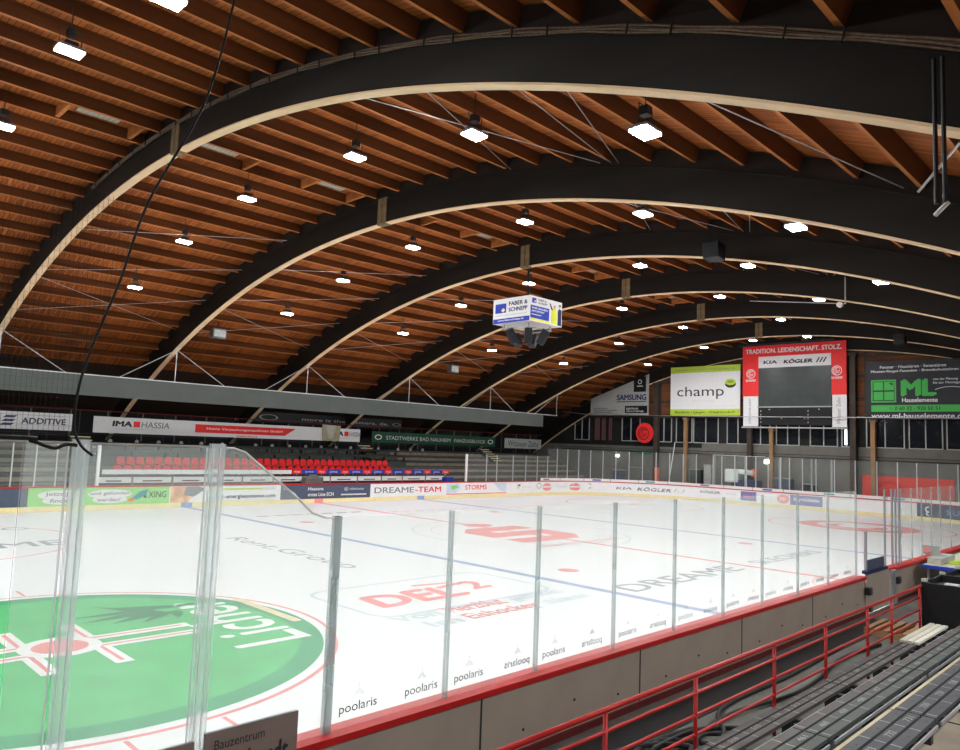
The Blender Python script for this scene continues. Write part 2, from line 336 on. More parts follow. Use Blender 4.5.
# concrete round the rink
cf = MB(); X0, X1, Y0, Y1 = -31.4, 31.0, -27, 26
vs = []; fs = []
for i in range(241):
    p, n = path(PL * i / 240); p = p + n * .21
    t = min((X1 if p.x > 0 else -X0) / max(abs(p.x), 1e-6), (Y1 if p.y > 0 else -Y0) / max(abs(p.y), 1e-6))
    vs += [(p.x, p.y, .28), (p.x * t, p.y * t, .28)]
for i in range(240): fs.append((2 * i, 2 * i + 2, 2 * i + 3, 2 * i + 1))
cf.add(vs, fs, 'concrete')
for x in (X0, X1):
    for y in (Y0, Y1):
        cf.add([(0, 0, .28)] * 0 + [(x, y, .28), (x, y * .62, .28), (x * .8, y, .28)], [(0, 1, 2)], 'concrete')
tag(cf.build('floor'), 'grey concrete walkway around the ice sheet', 'floor', kind='structure')

# ------------------------------------------------------------------ timber roof: bays of rafters between dark arches
ys_r = []; y = -2.06
while y > -20.3: ys_r.append(y); y -= 1.24 / math.hypot(1, slope(y - .6))
y = -2.06 + 1.24
while y < 19.9: ys_r.append(y); y += 1.24 / math.hypot(1, slope(y + .6))
ys_r.sort()
bay_names = ['behind the viewer, before any arch in view', 'above the viewer up to the first arch', 'between the first and second arch', 'between the second and third arch',
             'between the third and fourth arch', 'between the fourth and fifth arch', 'between the fifth and sixth arch', 'between the sixth arch and the end wall']
raf = None; RH = .34
for k in range(-2, 6):
    xa, xb = AX0 + DX * k, AX0 + DX * (k + 1)
    bay = thing('ceiling', ((xa + xb) / 2, 0, 11.2), 'timber roof bay ' + bay_names[k + 2], 'ceiling', 'timber roof bays', 'structure')
    xm = (xa + xb) / 2; dz = -.15 if k == -1 else 0
    d = MB(); N = 44
    rows = [apt(0, -20.6 + 41.2 * i / N, 1.04 + RH + dz) for i in range(N + 1)]; rows2 = [apt(0, -20.6 + 41.2 * i / N, 1.44 + RH) for i in range(N + 1)]
    for rw, fl_ in ((rows, 0), (rows2, 1)):
        vs = []; fs = []
        for p in rw: vs += [(xa, p.y, p.z), (xb, p.y, p.z)]
        for i in range(N): fs.append((2 * i, 2 * i + 1, 2 * i + 3, 2 * i + 2))
        d.add(vs, fs, 'sheathing' if not fl_ else 'sheathing_dark')
    d.build('sheathing', bay)
    d = MB()
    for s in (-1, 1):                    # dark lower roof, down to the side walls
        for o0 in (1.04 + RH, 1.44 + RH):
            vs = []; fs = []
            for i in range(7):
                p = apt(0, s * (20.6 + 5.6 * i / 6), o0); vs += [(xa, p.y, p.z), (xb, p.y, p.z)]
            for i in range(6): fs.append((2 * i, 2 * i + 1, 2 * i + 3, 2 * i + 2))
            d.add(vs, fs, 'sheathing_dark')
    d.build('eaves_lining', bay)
    for y in ys_r:
        if raf is None:
            for dd in (0,):
                n_ = MB(); n_.box((-DX / 2 + .07, -.055, .006), (DX / 2 - .07, .055, RH + dd), 'rafter'); n_.box((-DX / 2 + .07, -.055, 0), (DX / 2 - .07, .055, .006), 'rafter_lit')
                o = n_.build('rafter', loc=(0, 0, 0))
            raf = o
        else:
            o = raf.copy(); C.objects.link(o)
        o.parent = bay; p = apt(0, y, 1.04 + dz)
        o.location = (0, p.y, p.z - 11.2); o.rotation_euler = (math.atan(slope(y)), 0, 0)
    if k >= -1:
        for sxo in (-1.7, 2.4):          # skylights near the crown, with trimmer pieces between their two rafters
            ya = min(ys_r, key=lambda q: abs(q - .42 + .62)); yb = ys_r[ys_r.index(ya) + 1]; yc = (ya + yb) / 2
            xs = xm + sxo; p = apt(0, yc, 1.02 + RH + dz)
            sk = MB(); sk.box((xs - .55, yc - .42, p.z - .03), (xs + .55, yc + .42, p.z), 'skylight')
            for i in range(1, 8): sk.box((xs - .55 + i * .1375 - .006, yc - .42, p.z - .036), (xs - .55 + i * .1375 + .006, yc + .42, p.z - .03), 'text_grey')
            sk.build('skylight', bay)
            for q in (-.95, .95):
                tr = MB(); tr.box((xs + q - .05, ya + .06, p.z - RH + .02), (xs + q + .05, yb - .06, p.z - .02), 'rafter_lit'); tr.build('trimmer', bay)
AN = ['nearest, largest', 'second', 'third', 'fourth', 'fifth', 'sixth', 'last, on the end wall']
for k in range(-1, 7):
    x = AX0 + DX * k; hw_ = .11
    nm = 'dark timber roof arch, ' + (AN[k] if k >= 0 else 'above the viewer') + (' of the row seen from the stand' if 0 <= k < 6 else '')
    a = thing('arch_beam', (x, 0, 11.2), nm, 'roof arch', 'timber roof arches', 'structure')
    def band(mb, o0, o1, w, key, ya=-26.2, yb=26.2, n=110, dx=0):
        r = []
        for i in range(n + 1):
            yy = ya + (yb - ya) * i / n
            r.append([apt(x + dx - w, yy, o0), apt(x + dx + w, yy, o0), apt(x + dx + w, yy, o1), apt(x + dx - w, yy, o1)])
        for j in range(4):
            vs = []; fs = []
            for q in r: vs += [q[j], q[(j + 1) % 4]]
            for i in range(n): fs.append((2 * i, 2 * i + 1, 2 * i + 3, 2 * i + 2))
            mb.add(vs, fs, key)
        mb.add(r[0], [(0, 1, 2, 3)], key); mb.add(r[-1], [(3, 2, 1, 0)], key)
    dp = .70 if k == 0 else .86
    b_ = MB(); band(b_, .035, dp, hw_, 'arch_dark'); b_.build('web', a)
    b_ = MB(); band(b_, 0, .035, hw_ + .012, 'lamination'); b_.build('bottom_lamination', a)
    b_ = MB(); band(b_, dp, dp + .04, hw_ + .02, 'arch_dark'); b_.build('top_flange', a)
    b_ = MB(); band(b_, dp + .04, 1.02 + RH, .05, 'arch_block', -20.5, 20.5); b_.build('blocking', a)
    b_ = MB(); jy = -.75 if k == 0 else 0; pz = prof(jy)
    b_.box((x - hw_ - .03, jy - .28, pz - .02), (x + hw_ + .03, jy - .06, pz + dp + .09), 'joint'); b_.box((x - hw_ - .03, jy - .02, pz - .02), (x + hw_ + .03, jy + .2, pz + dp + .09), 'joint')
    b_.build('joint_plate', a, bevel=.01)
    if k == 0:
        b_ = MB()
        for q in range(4): b_.tube([apt(x - hw_ - .06 - .03 * (q % 2), yy / 2, dp + .02 + .022 * q + .012 * math.sin(yy * 1.7 + q)) for yy in range(-40, 12)], .016, 'cable_brown', 6)
        b_.build('cable_bundle', a)
        b_ = MB()
        for yy in range(-19, 6):
            yq = yy + .3 * math.sin(yy * 3.1); b_.tube([apt(x - hw_ - .12, yq, dp - .05), apt(x - hw_ - .13, yq + .03, dp + .12)], .014, 'cable')
        b_.build('cable_tie', a)
# tension rods of the wind bracing, and tie cables
rods = [(-9.55, -6.05), (-13.1, -9.77), (-11.55, -9.54), (-13.65, -16.23), (-6.2, -9.2), (9.2, 6.2), (13.2, 16.3), (12.9, 9.8), (16.4, 13.2)]
for k in range(0, 5):
    for i, (y0, y1) in enumerate(rods):
        m_ = MB(); m_.tube([apt(AX0 + DX * k + .14, y0, .84), apt(AX0 + DX * (k + 1) - .14, y1, .97)], .012, 'steel', 6)
        tag(m_.build('bracing_rod'), 'thin steel bracing rod behind the %s arch, %s from near side' % (ORD[k + 1], ORD[1 + sorted(rods).index((y0, y1))]), 'rod', 'roof bracing rods')

# ------------------------------------------------------------------ lamps
lamps = [(-19.56, -4.87, 11.04), (-19.35, 1.25, 11.32), (-19.49, -9.5, 10.22), (-13.46, -14.2, 8.84), (-13.04, -9.72, 10.17), (-12.66, -4.85, 11.04), (-12.42, 1.44, 11.3), (-12.2, 6.6, 10.79), (-12.05, 11.57, 9.68),
         (-6.72, -14.01, 8.9), (-6.27, -9.62, 10.19), (-5.62, -4.66, 11.06), (-5.19, 1.61, 11.3), (-4.77, 6.92, 10.74), (-4.78, 11.54, 9.68), (1.17, -9.24, 10.28), (1.7, -4.47, 11.08), (2.3, 1.98, 11.28), (2.49, 6.77, 10.76),
         (2.6, 11.53, 9.69), (.53, -13.72, 9.0), (8.54, -9.0, 10.33), (9.09, -4.22, 11.11), (9.9, 1.85, 11.28), (17.65, 11.84, 9.6), (10.11, 11.74, 9.63), (17.0, 2.15, 11.27), (25.07, 9.59, 10.19), (16.56, -4.07, 11.12), (24.26, 4.56, 11.07), (17.55, 7.17, 10.69), (23.77, -2.75, 11.23), (24.27, 1.0, 11.31)]
unseen = [(-20.3, -14.3, 8.8), (-19.2, 6.5, 10.8), (-19.1, 11.5, 9.68), (-26.6, -9.6, 10.2), (-26.4, -4.8, 11.04), (-26.3, 1.3, 11.3), (-26.2, 6.6, 10.8), (-26.1, 11.5, 9.68)]
lamp0 = None
bayn = ['over the near end bay', 'in the bay behind the first arch', 'in the bay behind the second arch', 'in the bay behind the third arch', 'in the bay behind the fourth arch', 'in the bay behind the fifth arch', 'in the bay behind the sixth arch']
cnt = {}
stand_fill_lamps = [(x, -21.6, prof(-21.6) - .15) for x in (-28, -22, -16, -10, -4, 2)]  # added lamps out of view, brightening the near stand and board backs
for i, (x, y, z) in enumerate(sorted(lamps + unseen + stand_fill_lamps, key=lambda q: (math.floor((q[0] - AX0) / DX), -q[1]))):
    k = int(math.floor((x - AX0) / DX)) + 1
    cnt[k] = cnt.get(k, 0) + 1
    lab = ('bright white roof lamp %s, %s from the far side' % (bayn[k], ORD[cnt[k]])) if k >= 0 else 'roof lamp behind the viewer, %s from the far side' % ORD[cnt[k]]  # the added fill lamps share these labels
    if lamp0 is None:
        lamp0 = thing('hall_lamp', (x, y, z), lab, 'lamp', 'roof lamps')
        h = MB(); h.box((x - .25, y - .18, z + .02), (x + .25, y + .18, z + .08), 'post_grey'); h.box((x - .12, y - .12, z + .10), (x + .12, y + .12, z + .19), 'anthracite'); hs = h.build('housing', lamp0, bevel=.012)
        h = MB(); h.box((x - .23, y - .16, z - .015), (x + .23, y + .16, z + .02), 'lamp'); h.build('diffuser', hs)
        h = MB(); h.tube([(x - .2, y, z + .1), (x - .2, y, z + .45), (x + .2, y, z + .45), (x + .2, y, z + .1)], .012, 'anthracite', 6); h.tube([(x, y, z + .45), (x, y, z + .93)], .012, 'anthracite', 6)
        h.box((x - .08, y - .08, z + .3), (x + .08, y + .08, z + .45), 'anthracite'); h.build('bracket', lamp0)
    else: dup(lamp0, (x, y, z - .04), lab)

# ------------------------------------------------------------------ rink boards: sections along the board line, each with cap rail and kick plate
def section(s0, s1, label, base='board_white', ad=None, kick='yellow', group='rink boards'):
    c = pp((s0 + s1) / 2, 0, .1); t = thing('dasher_board', c, label, 'rink board', group)
    b = MB(); sweep(b, s0, s1, 0, .19, 0.005, 1.02, base, 'board_back', 'board_back')
    if ad:
        # letters read from the ice: u grows to the reader's right
        f = lambda u, v: pp(s0 + u, .24 + v * .76, -.012)
        sweep(b, s0 + .02, s1 - .02, -.009, 0, .24, 1.0, base)
        ad(b, f, s1 - s0)
    if abs(s0 - NS0) < 24 and abs(s1 - NS0) < 24:
        sweep(b, s0 - .012, s0 + .012, .19, .194, .3, 1.02, 'seam')
    b.build('panel', t)
    b = MB(); sweep(b, s0, s1, -.03, .23, 1.02, ZB, 'red'); b.build('cap_rail', t)
    b = MB(); sweep(b, s0, s1, -.016, 0, .005, .23, kick)
    b.build('kick_plate', t)
    if abs(s0 - NS0) < 24 and abs(s1 - NS0) < 24:
        b = MB(); sweep(b, s0, s1, .19, .22, .28, .36, 'dark_red'); b.build('base_strip', t)
        b = MB()
        for q in range(3): 
            p = pp(s0 + .5 + q * .9, .55 + .12 * (q % 2), .19); b.box((p.x - .012, p.y - .012, p.z - .012), (p.x + .012, p.y, p.z + .012), 'anthracite')
        b.build('bolt', t)
    return t
def ad_slate(b, f, w): text(b, f, 'Karriere', w - 3.2, .55, 1.6, .25, 'white'); text(b, f, 'beim Profi', w - 3.2, .2, 1.6, .22, 'white')
def ad_job(b, f, w):
    for u, n in ((.4, 1), (2.4, 2)):
        disc(b, f, u + .9, .62, .95, .27, 'white'); disc(b, lambda p_, q_: f(p_, q_) + Vector((0, -.003, 0)), u + .9, .3, .75, .22, 'white')
    text(b, lambda u, v: f(u, v) + Vector((0, -.006, 0)), 'Jetzt Job', .65, .52, 1.3, .26, 'text_grey'); text(b, lambda u, v: f(u, v) + Vector((0, -.006, 0)), 'finden', .85, .18, .9, .24, 'text_grey')
    text(b, lambda u, v: f(u, v) + Vector((0, -.006, 0)), 'und gefunden', 2.45, .52, 1.7, .26, 'text_grey'); text(b, lambda u, v: f(u, v) + Vector((0, -.006, 0)), 'werden!', 2.75, .18, 1.0, .24, 'text_grey')
    shape(b, lambda u, v: f(u, v) + Vector((0, -.006, 0)), [(4.25, .35), (4.6, .75), (5.0, .9), (4.9, .55), (4.5, .25)], 'teal'); shape(b, f, [(4.05, .3), (4.25, .35), (4.45, .25), (4.2, .1)], 'orange')
    text(b, f, 'XING', w - 1.0, .35, .85, .4, 'text_dark', .012)
    shape(b, f, [(w - 1.3, .75), (w - 1.15, .75), (w - 1.05, .35), (w - 1.2, .35)], 'text_dark')
def ad_energy(b, f, w):
    shape(b, f, [(.05, 0), (.9, 0), (1.3, .5), (.9, 1), (.05, 1)], 'peach'); shape(b, lambda u, v: f(u, v) + Vector((0, -.005, 0)), [(.7, .45), (1.2, .35), (1.75, .8), (1.5, 1), (.8, 1)], 'text_grey')
    text(b, f, 'ontec-energiesysteme.com', 2.0, .1, w - 2.3, .34, 'navy', .03); rect(b, f, 2.0, .74, 2.9, .12, 'lime'); rect(b, f, w - 1.2, .7, .9, .2, 'ice_grey'); rect(b, f, 2.0, .03, w - 2.3, .02, 'lime')
def ad_ecn(b, f, w):
    text(b, f, 'Hessens', 1.7, .6, 1.0, .24, 'white', .02); text(b, f, 'erstes Liste ECN', 1.7, .18, 1.7, .26, 'white', .02)
    text(b, f, '@ nimtuvu', 4.1, .52, 1.4, .28, 'ice_grey', .01); rect(b, f, 3.9, .2, 1.8, .1, 'ice_grey')
    ring(b, f, .1, -.3, 1.0, 1.06, 'ice_pale_blue', 20, .3, 1.5)
def ad_dreame(b, f, w): text(b, f, 'DREAME', .3, .28, 3.1, .46, 'text_grey', .012); text(b, f, '-TEAM', 3.5, .28, 2.2, .46, 'bright_red', .012)
def ad_storm(b, f, w):
    shape(b, f, [(.1, .1), (1.0, .15), (1.4, .6), (1.2, 1), (.1, .9)], 'ice_pale_blue'); shape(b, lambda u, v: f(u, v) + Vector((0, -.005, 0)), [(.6, .4), (1.2, .6), (1.0, .85), (.5, .75)], 'green')
    text(b, f, 'STORMS', 1.8, .4, 2.1, .42, 'bright_red', .015); shape(b, f, [(w - 1.5, .95), (w - .2, .95), (w - .2, .1), (w - .9, .3)], 'ice_pale_blue'); rect(b, f, .1, .02, w - .3, .06, 'bright_red')
def ad_logos(b, f, w):
    rect(b, f, .9, .35, .35, .3, 'yellow'); rect(b, f, 1.0, .6, .3, .2, 'lilac'); rect(b, f, 1.5, .5, 1.0, .07, 'ice_grey')
    for u in (4.35, 7.2):
        disc(b, f, u, .5, .55, .38, 'ice_red'); rect(b, lambda u_, v_: f(u_, v_) + Vector((0, -.006, 0)), u - .5, .44, 1.0, .13, 'white'); ring(b, f, u + (-.95 if u < 6 else 1.2), .62, .22, .27, 'text_grey', 16)
    text(b, f, 'Vogel', 5.3, .35, 1.1, .35, 'ice_grey')
def ad_kia(b, f, w):
    text(b, f, 'KIA', 1.0, .36, 1.25, .26, 'text_grey', .02, .3); text(b, f, 'KÖGLER', 2.65, .3, 2.6, .42, 'text_grey', .03, .3)
    for q in range(3): shape(b, f, [(5.4 + q * .32, .3), (5.55 + q * .32, .3), (5.75 + q * .32, .72), (5.6 + q * .32, .72)], 'ice_grey')
def ad_kia2(b, f, w):
    text(b, f, 'KÖGLER', .7, .5, 1.6, .28, 'text_grey', .02, .3); text(b, f, 'KIA', 2.8, .5, .75, .2, 'ice_grey', .02, .3)
def ad_blue(b, f, w): rect(b, f, .12, .08, w - .24, .86, 'lilac'); text(b, lambda u, v: f(u, v) + Vector((-.006, 0, 0)), 'Volksbank', .3, .35, w - .6, .3, 'ice_red')
def ad_goeb(b, f, w):
    disc(b, f, .5, .5, .42, .4, 'ice_red'); text(b, lambda u, v: f(u, v) + Vector((-.006, 0, 0)), 'pp', .28, .3, .42, .36, 'white', .02); rect(b, f, 1.0, .05, w - 1.05, .9, 'lilac'); text(b, lambda u, v: f(u, v) + Vector((-.006, 0, 0)), 'Ing+Göbble', 1.25, .35, w - 1.5, .38, 'white', .03)
def ad_sub(b, f, w):
    ring(b, f, .7, .6, .15, .25, 'white', 16); ring(b, f, .7, .25, .1, .18, 'white', 16); text(b, f, 'SUB', 1.7, .3, 1.3, .42, 'lilac', .03)
E0 = SX + ARC                             # s where the end straight starts
far = [(-19.9, -14.42, 'slate', ad_slate, 'dark slate rink board with white text at far left, beside the green job advert'), (-14.42, -8.42, 'green', ad_job, 'green rink board advertising jobs in white bubbles'),
       (-8.42, -2.43, 'board_white', ad_energy, 'white rink board with energy company web address below red seats'), (-2.43, 3.56, 'slate', ad_ecn, 'dark slate-blue rink board left of the board with grey and red lettering'),
       (3.56, 9.64, 'board_white', ad_dreame, 'white rink board with large grey and red lettering'), (9.64, 15.75, 'board_white', ad_storm, 'white rink board with red lettering between two small pictures'),
       (15.75, 25.4, 'board_white', ad_logos, 'white curved rink board with two round red badges'),
       (25.4, 32.2, 'board_white', ad_kia, 'white corner rink board with large slanted grey lettering'), (32.2, 36.0, 'board_white', ad_kia2, 'white end rink board with small slanted grey lettering'),
       (36.0, 37.4, 'board_white', ad_blue, 'end rink board with a square violet advert'), (37.4, 38.7, 'board_white', None, 'plain white end rink board between two violet adverts'),
       (38.7, 41.9, 'board_white', ad_goeb, 'end rink board with violet advert and round pink badge'), (41.9, 47.5, 'board_white', None, 'plain white rink board in the far right corner'),
       (47.5, 51.0, 'slate', ad_sub, 'dark slate rink board with white rings in the far right corner'), (51.0, 56.0, 'board_white', None, 'plain white rink board right of the dark slate one'), (56.0, 61.0, 'board_white', None, 'plain white rink board where the far right corner meets near side')]
for s0, s1, base, ad, lab in far: section(s0, s1, lab, base, ad)
sn = lambda x: NS0 - x                    # s of a point X on the near side
xs_near = [18.3, 15.3, 12.3, 9.3, 6.2, 3.1, 0, -4.05]
for i in range(len(xs_near) - 1): section(sn(xs_near[i]), sn(xs_near[i + 1]), 'near side rink board past the bench gate, %s from the gate' % ORD[len(xs_near) - 1 - i])
xs_near = [-6.15, -9.11, -12.05, -15.0, -17.96, -20.94, -24.0]
for i in range(len(xs_near) - 1): section(sn(xs_near[i]), sn(xs_near[i + 1]), 'beige back of the near rink board, %s left of the bench gate' % ORD[i + 1])
# marks of the lines on the far kick plates belong to the floor lines: small upright marks
mk_ = MB()
for x, k in ((-7.55, 'ice_blue'), (0, 'ice_red'), (7.55, 'ice_blue')): mk_.box((x - .28, HW - .022, .005), (x + .28, HW - .016, .235), k)
tag(mk_.build('trim_1'), 'blue and red line marks on the far yellow kick plate', 'line marks', kind='structure')

# ------------------------------------------------------------------ shielding
def pane(s0, s1, z0, z1, label, gk='glass_far', post='aluminium', pw=.035, both=False, group='glass panes', off=.1, decal=None, pz=None, pr=.03):
    c = pp((s0 + s1) / 2, z0, off); t = thing('rink_shield', c, label, 'glass pane', group)
    b = MB(); n = max(1, int((s1 - s0) / .5))
    sweep(b, s0 + .01, s1 - .01, off - .005, off + .005, z0, z1, gk, step=3 if abs(s0 - NS0) < 20 else .7)
    sh = b.build('sheet', t)
    if decal:
        for q in (0, 1):
            b = MB(); decal(b, s0, s1, q); b.build('sticker', sh)
    for s in ((s0, s1) if both else (s1,)):
        b = MB(); p, nn = path(s); p = p + nn * off; a = math.atan2(nn.y, nn.x)
        b.box((-pr, -pw / 2, 0), (pr, pw / 2, (pz or z1) - z0 + .01), post, Matrix.Rotation(a, 3, 'Z'), (p.x, p.y, z0)); b.build('post', t)
    return t
def poolaris(flip1, flip2):
    def dd(b, s0, s1, which):
        for (u, fl_) in (((.12, flip1), (.86, flip2))[which],):
            w = .41
            # seen from the stand the reader's left is at larger s
            f = (lambda a, v: pp(s1 - u - a * w, ZB + .1 + v, .108)) if not fl_ else (lambda a, v: pp(s1 - u - w + a * w, ZB + .1 + v, .108))
            text(b, f, 'poolaris', 0, 0, 1, .105, 'text_dark', .004)
            for q in (-1, 1):
                shape(b, f, [(.5, .205), (.5 + q * .02, .205), (.5 + q * .15, .15), (.5 + q * .13, .15)], 'ice_text')
                shape(b, f, [(.5, .18), (.5 + q * .015, .18), (.5 + q * .08, .15), (.5 + q * .06, .15)], 'ice_text')
            shape(b, f, [(.493, .22), (.507, .22), (.504, .265), (.496, .265)], 'ice_text')
    return dd
xn = [-19.78, -18.4, -17.02, -15.5, -14.0, -12.52, -11.1, -9.58, -8.05, -6.42]
for i in range(len(xn) - 1):
    pane(sn(xn[i + 1]), sn(xn[i]), ZB, ZG, 'near rink glass pane with dark word stickers, %s from the tall glass' % ORD[i + 1], 'glass', 'post_near', both=(i == 8), pr=.018, pw=.045, decal=poolaris(False, i > 0), group='near side glass panes')
xn = [-3.16, -2.22, -1.3, -.32, .63, 1.76, 3.2, 4.7, 6.2, 7.7, 9.2, 10.7, 12.2, 13.7, 15.2]
for i in range(len(xn) - 1):
    pane(sn(xn[i + 1]), sn(xn[i]), ZB, ZG, 'near side glass pane beyond the bench gate, %s from the gate' % ORD[i + 1], 'glass_far', 'post_near', pr=.012, pw=.03, both=(i == len(xn) - 2), group='glass panes beyond the gate')
# tall panes at the left, held by clear acrylic posts
pane(sn(-20.9), sn(-21.84), ZB, ZT, 'tall rink glass pane between the two clear acrylic posts', 'glass', 'acrylic_post', .11, True, 'tall near glass panes', pz=ZT + .02)
pane(sn(-21.9), sn(-22.18), ZB, ZT, 'narrow scuffed strip of tall rink glass left of the clear post', 'glass', 'acrylic_post', .004, False, 'tall near glass panes')
pane(sn(-22.18), sn(-24.2), ZB, ZT, 'clear tall rink glass pane at the left edge', 'glass_clear', 'acrylic_post', .004, False, 'tall near glass panes')
for x_, lab in ((-20.95, 'thin steel strips of the clear glass post nearest the step'), (-21.87, 'thin steel strips of the leftmost clear glass post')):
    t = thing('steel_strips', pp(sn(x_), ZB, .14), lab, 'glass post', 'steel strips of the glass posts')
    for q in (-.05, .0, .05):
        b = MB(); p = pp(sn(x_ + q), ZB, .165); b.box((p.x - .006, p.y - .006, ZB), (p.x + .006, p.y + .006, ZT), 'strip'); b.build('strip', t)
# sloping step pane
t = thing('stepped_shield', pp(sn(-20.4), ZB, .1), 'rink glass pane with curved top stepping down from tall to low', 'glass pane')
crv = [(-20.88, ZT), (-20.8, ZT), (-20.70, ZT - .03), (-20.62, ZT - .09), (-20.2, ZG + .18), (-20.05, ZG + .05), (-19.9, ZG), (-19.8, ZG)]
b = MB(); b.prism([(x, -HW - .1, z) for x, z in crv] + [(-19.8, -HW - .1, ZB), (-20.88, -HW - .1, ZB)], (0, -.01, 0), 'glass'); b.build('sheet', t)
b = MB(); b.tube([(x, -HW - .105, z) for x, z in crv], .009, 'board_white', 6); b.build('edge_trim', t)
b = MB(); b.box((-19.82, -HW - .13, ZB), (-19.75, -HW - .07, ZG + .01), 'post_near'); b.build('post', t)
b = MB(); b.tube([pp(sn(x), ZT + .005, .1) for x in (-20.9, -21.4, -21.9, -22.4, -23, -24.2)], .009, 'aluminium', 6)
tag(b.build('shield_rail'), 'thin bright rail along the top of the tall glass', 'rail')
# far side, end and corners
def far_panes(S, z1, lab, post='aluminium', both0=True):
    for i in range(len(S) - 1): pane(S[i], S[i + 1], ZB, z1, lab % nth(i + 1), 'glass_far', post, .05, i == 0 and both0, lab[:lab.index(',')])
far_panes([-18.0, -16.4, -15.1, -14.22, -13.41, -11.76], ZG, 'low glass pane left of the far player bench, %s from the left')
far_panes([11.66, 13.55, 14.6, 16.3, 17.7, 19.0, 20.2], ZG, 'low glass pane right of the far player bench, %s from the white post')
far_panes([20.2 + i * 1.03 for i in range(13)], ZT, 'tall glass pane in the far left corner, %s from the far side', both0=False)
far_panes([33.9, 34.6, 35.6, 36.5, 37.2, 38.1, 39.0, 39.6, 40.5, 41.4, 42.6], ZT, 'tall glass pane on the far end, %s right of the gap')
far_panes([42.6, 43.9, 45.2, 46.4, 47.5, 48.7, 49.9, 51.1, 52.3, 53.5, 54.7, 55.9, 57.1, 58.3, 59.5], ZT, 'tall glass pane below the black banner, %s from the left', both0=False)
b = MB(); b.tube([pp(33.9 + .5 * i, ZT + .02, .1) for i in range(9)], .02, 'aluminium', 6); tag(b.build('shield_rail'), 'pale top rail over the end glass beside the gap', 'rail')
for i, s in enumerate((34.0, 36.4, 38.9, 41.1, 42.4)):
    b = MB(); p = pp(s, ZB, .16); b.box((p.x - .05, p.y - .06, .3), (p.x + .05, p.y + .06, ZT), 'post_grey'); tag(b.build('steel_upright'), 'thick grey post of the end glass gates, %s from the left' % ORD[i + 1], 'post', 'end gate posts')
adc = ['white', 'lilac', 'white', 'teal', 'white', 'blue']
for i in range(18):                      # small advert strips at the foot of the end glass
    s0 = 19.4 + i * 2.2; b = MB(); sweep(b, s0, s0 + 2.16, .06, .075, ZB, ZB + .2, 'white')
    f = lambda u, v: pp(s0 + u, ZB + v, .055)
    rect(b, f, .3 + .2 * (i % 3), .05, .7 + .3 * (i % 2), .1, adc[(i * 5 + 1) % 6]); 
    tag(b.build('advert_strip'), 'white advert strip at the foot of the end glass, %s from the left' % nth(i + 1), 'advert strip', 'advert strips below the end glass')

# ------------------------------------------------------------------ end wall
XW = 31.0
w = MB(); w.box((XW, -27, 0), (XW + .3, 26, 4.0), 'wall_grey'); w.box((XW + .02, -27, 4.0), (XW + .3, 26, 6.6), 'wall_dark'); w.box((XW, -27, 6.6), (XW + .3, 26, 13), 'timber_wall')
w.box((XW - .012, -14, 4.0), (XW + .02, 8.2, 4.42), 'wall_grey'); w.box((XW - .05, -27, 6.4), (XW, 26, 6.6), 'dark_timber')
for z in (7.6, 9.2, 10.6): w.box((XW - .04, -27, z), (XW, 26, z + .25), 'dark_timber')
for y in range(-24, 26, 4): w.box((XW - .06, y - .12, 6.6), (XW, y + .12, 12.6), 'dark_timber')
tag(w.build('wall_right'), 'end wall behind the goal, grey below and timber clad above', 'wall', kind='structure')
spans = [(20.8, 19.2, 'window_glass'), (15.7, 13.9, 'window_glass'), (12.3, 10.9, 'window_glass'), (10.45, 9.05, 'window_glass'), (8.9, 6.8, 'window_glass'), (6.05, 4.3, 'window_glass'), (4.1, 2.7, 'window_glass'), (2.2, .55, 'window_glass'), (-.25, -2.1, 'window_glass'),
         (-2.4, -3.05, 'window_glass'), (-4.0, -6.3, 'window_glass'), (-6.6, -8.5, 'window_glass'), (-8.75, -10.6, 'window_glass'), (-10.9, -12.8, 'window_glass')]
for i, (ya, yb, k) in enumerate(spans):
    t = thing('window_%d' % (i + 1), (XW, (ya + yb) / 2, 4.4), 'dark gallery window in the end wall, %s from the left' % ORD[i + 1], 'window', 'end wall gallery windows', 'structure')
    b = MB(); b.box((XW - .03, yb, 4.45), (XW - .01, ya, 6.35), k); b.build('glazing', t)
    b = MB(); ym = (ya + yb) / 2
    for yy in (ya, ym, yb): b.box((XW - .08, yy - .035, 4.42), (XW - .03, yy + .035, 6.38), 'frame_white')
    b.box((XW - .09, yb, 4.38), (XW - .03, ya, 4.45), 'frame_white'); b.build('frame', t)
for i, (yy, wd) in enumerate(((18.3, .5), (17.6, .4), (16.9, .3))):
    b = MB(); b.prism([(XW - .12 - .05 * (q % 2), yy - wd / 2 + wd * q / 8, 4.4) for q in range(9)] + [(XW - .04, yy + wd / 2, 4.4), (XW - .04, yy - wd / 2, 4.4)], (0, 0, 2.0), 'curtain')
    tag(b.build('curtain'), 'dark red curtain in the far corner gallery, %s from the left' % ORD[i + 1], 'curtain', 'gallery curtains')
for i, (yy, zt, k, r) in enumerate(((9.45, 6.4, 'timber_post', .14), (2.45, 5.6, 'timber_post', .13), (-4.5, 6.35, 'timber_post', .15), (12.15, 9.3, 'dark_timber', .2), (4.1, 10.8, 'dark_timber', .18), (-3.25, 10.9, 'dark_timber', .2))):
    b = MB(); b.box((30.68 - r, yy - r, .28), (30.68 + r, yy + r, zt - .2), k); b.box((30.68 - r * 1.4, yy - r * 1.4, zt - .2), (30.68 + r * 1.4, yy + r * 1.4, zt), k)
    tag(b.build('wooden_post', bevel=.02), '%s wooden post on the end wall, %s' % ('light brown' if i < 3 else 'dark thick', ['left, below the lime green banner', 'below the scoreboard', 'below the black banner', 'between the slanted and the lime green banner', 'behind the scoreboard left edge', 'between scoreboard and black banner'][i]), 'post', 'end wall posts')
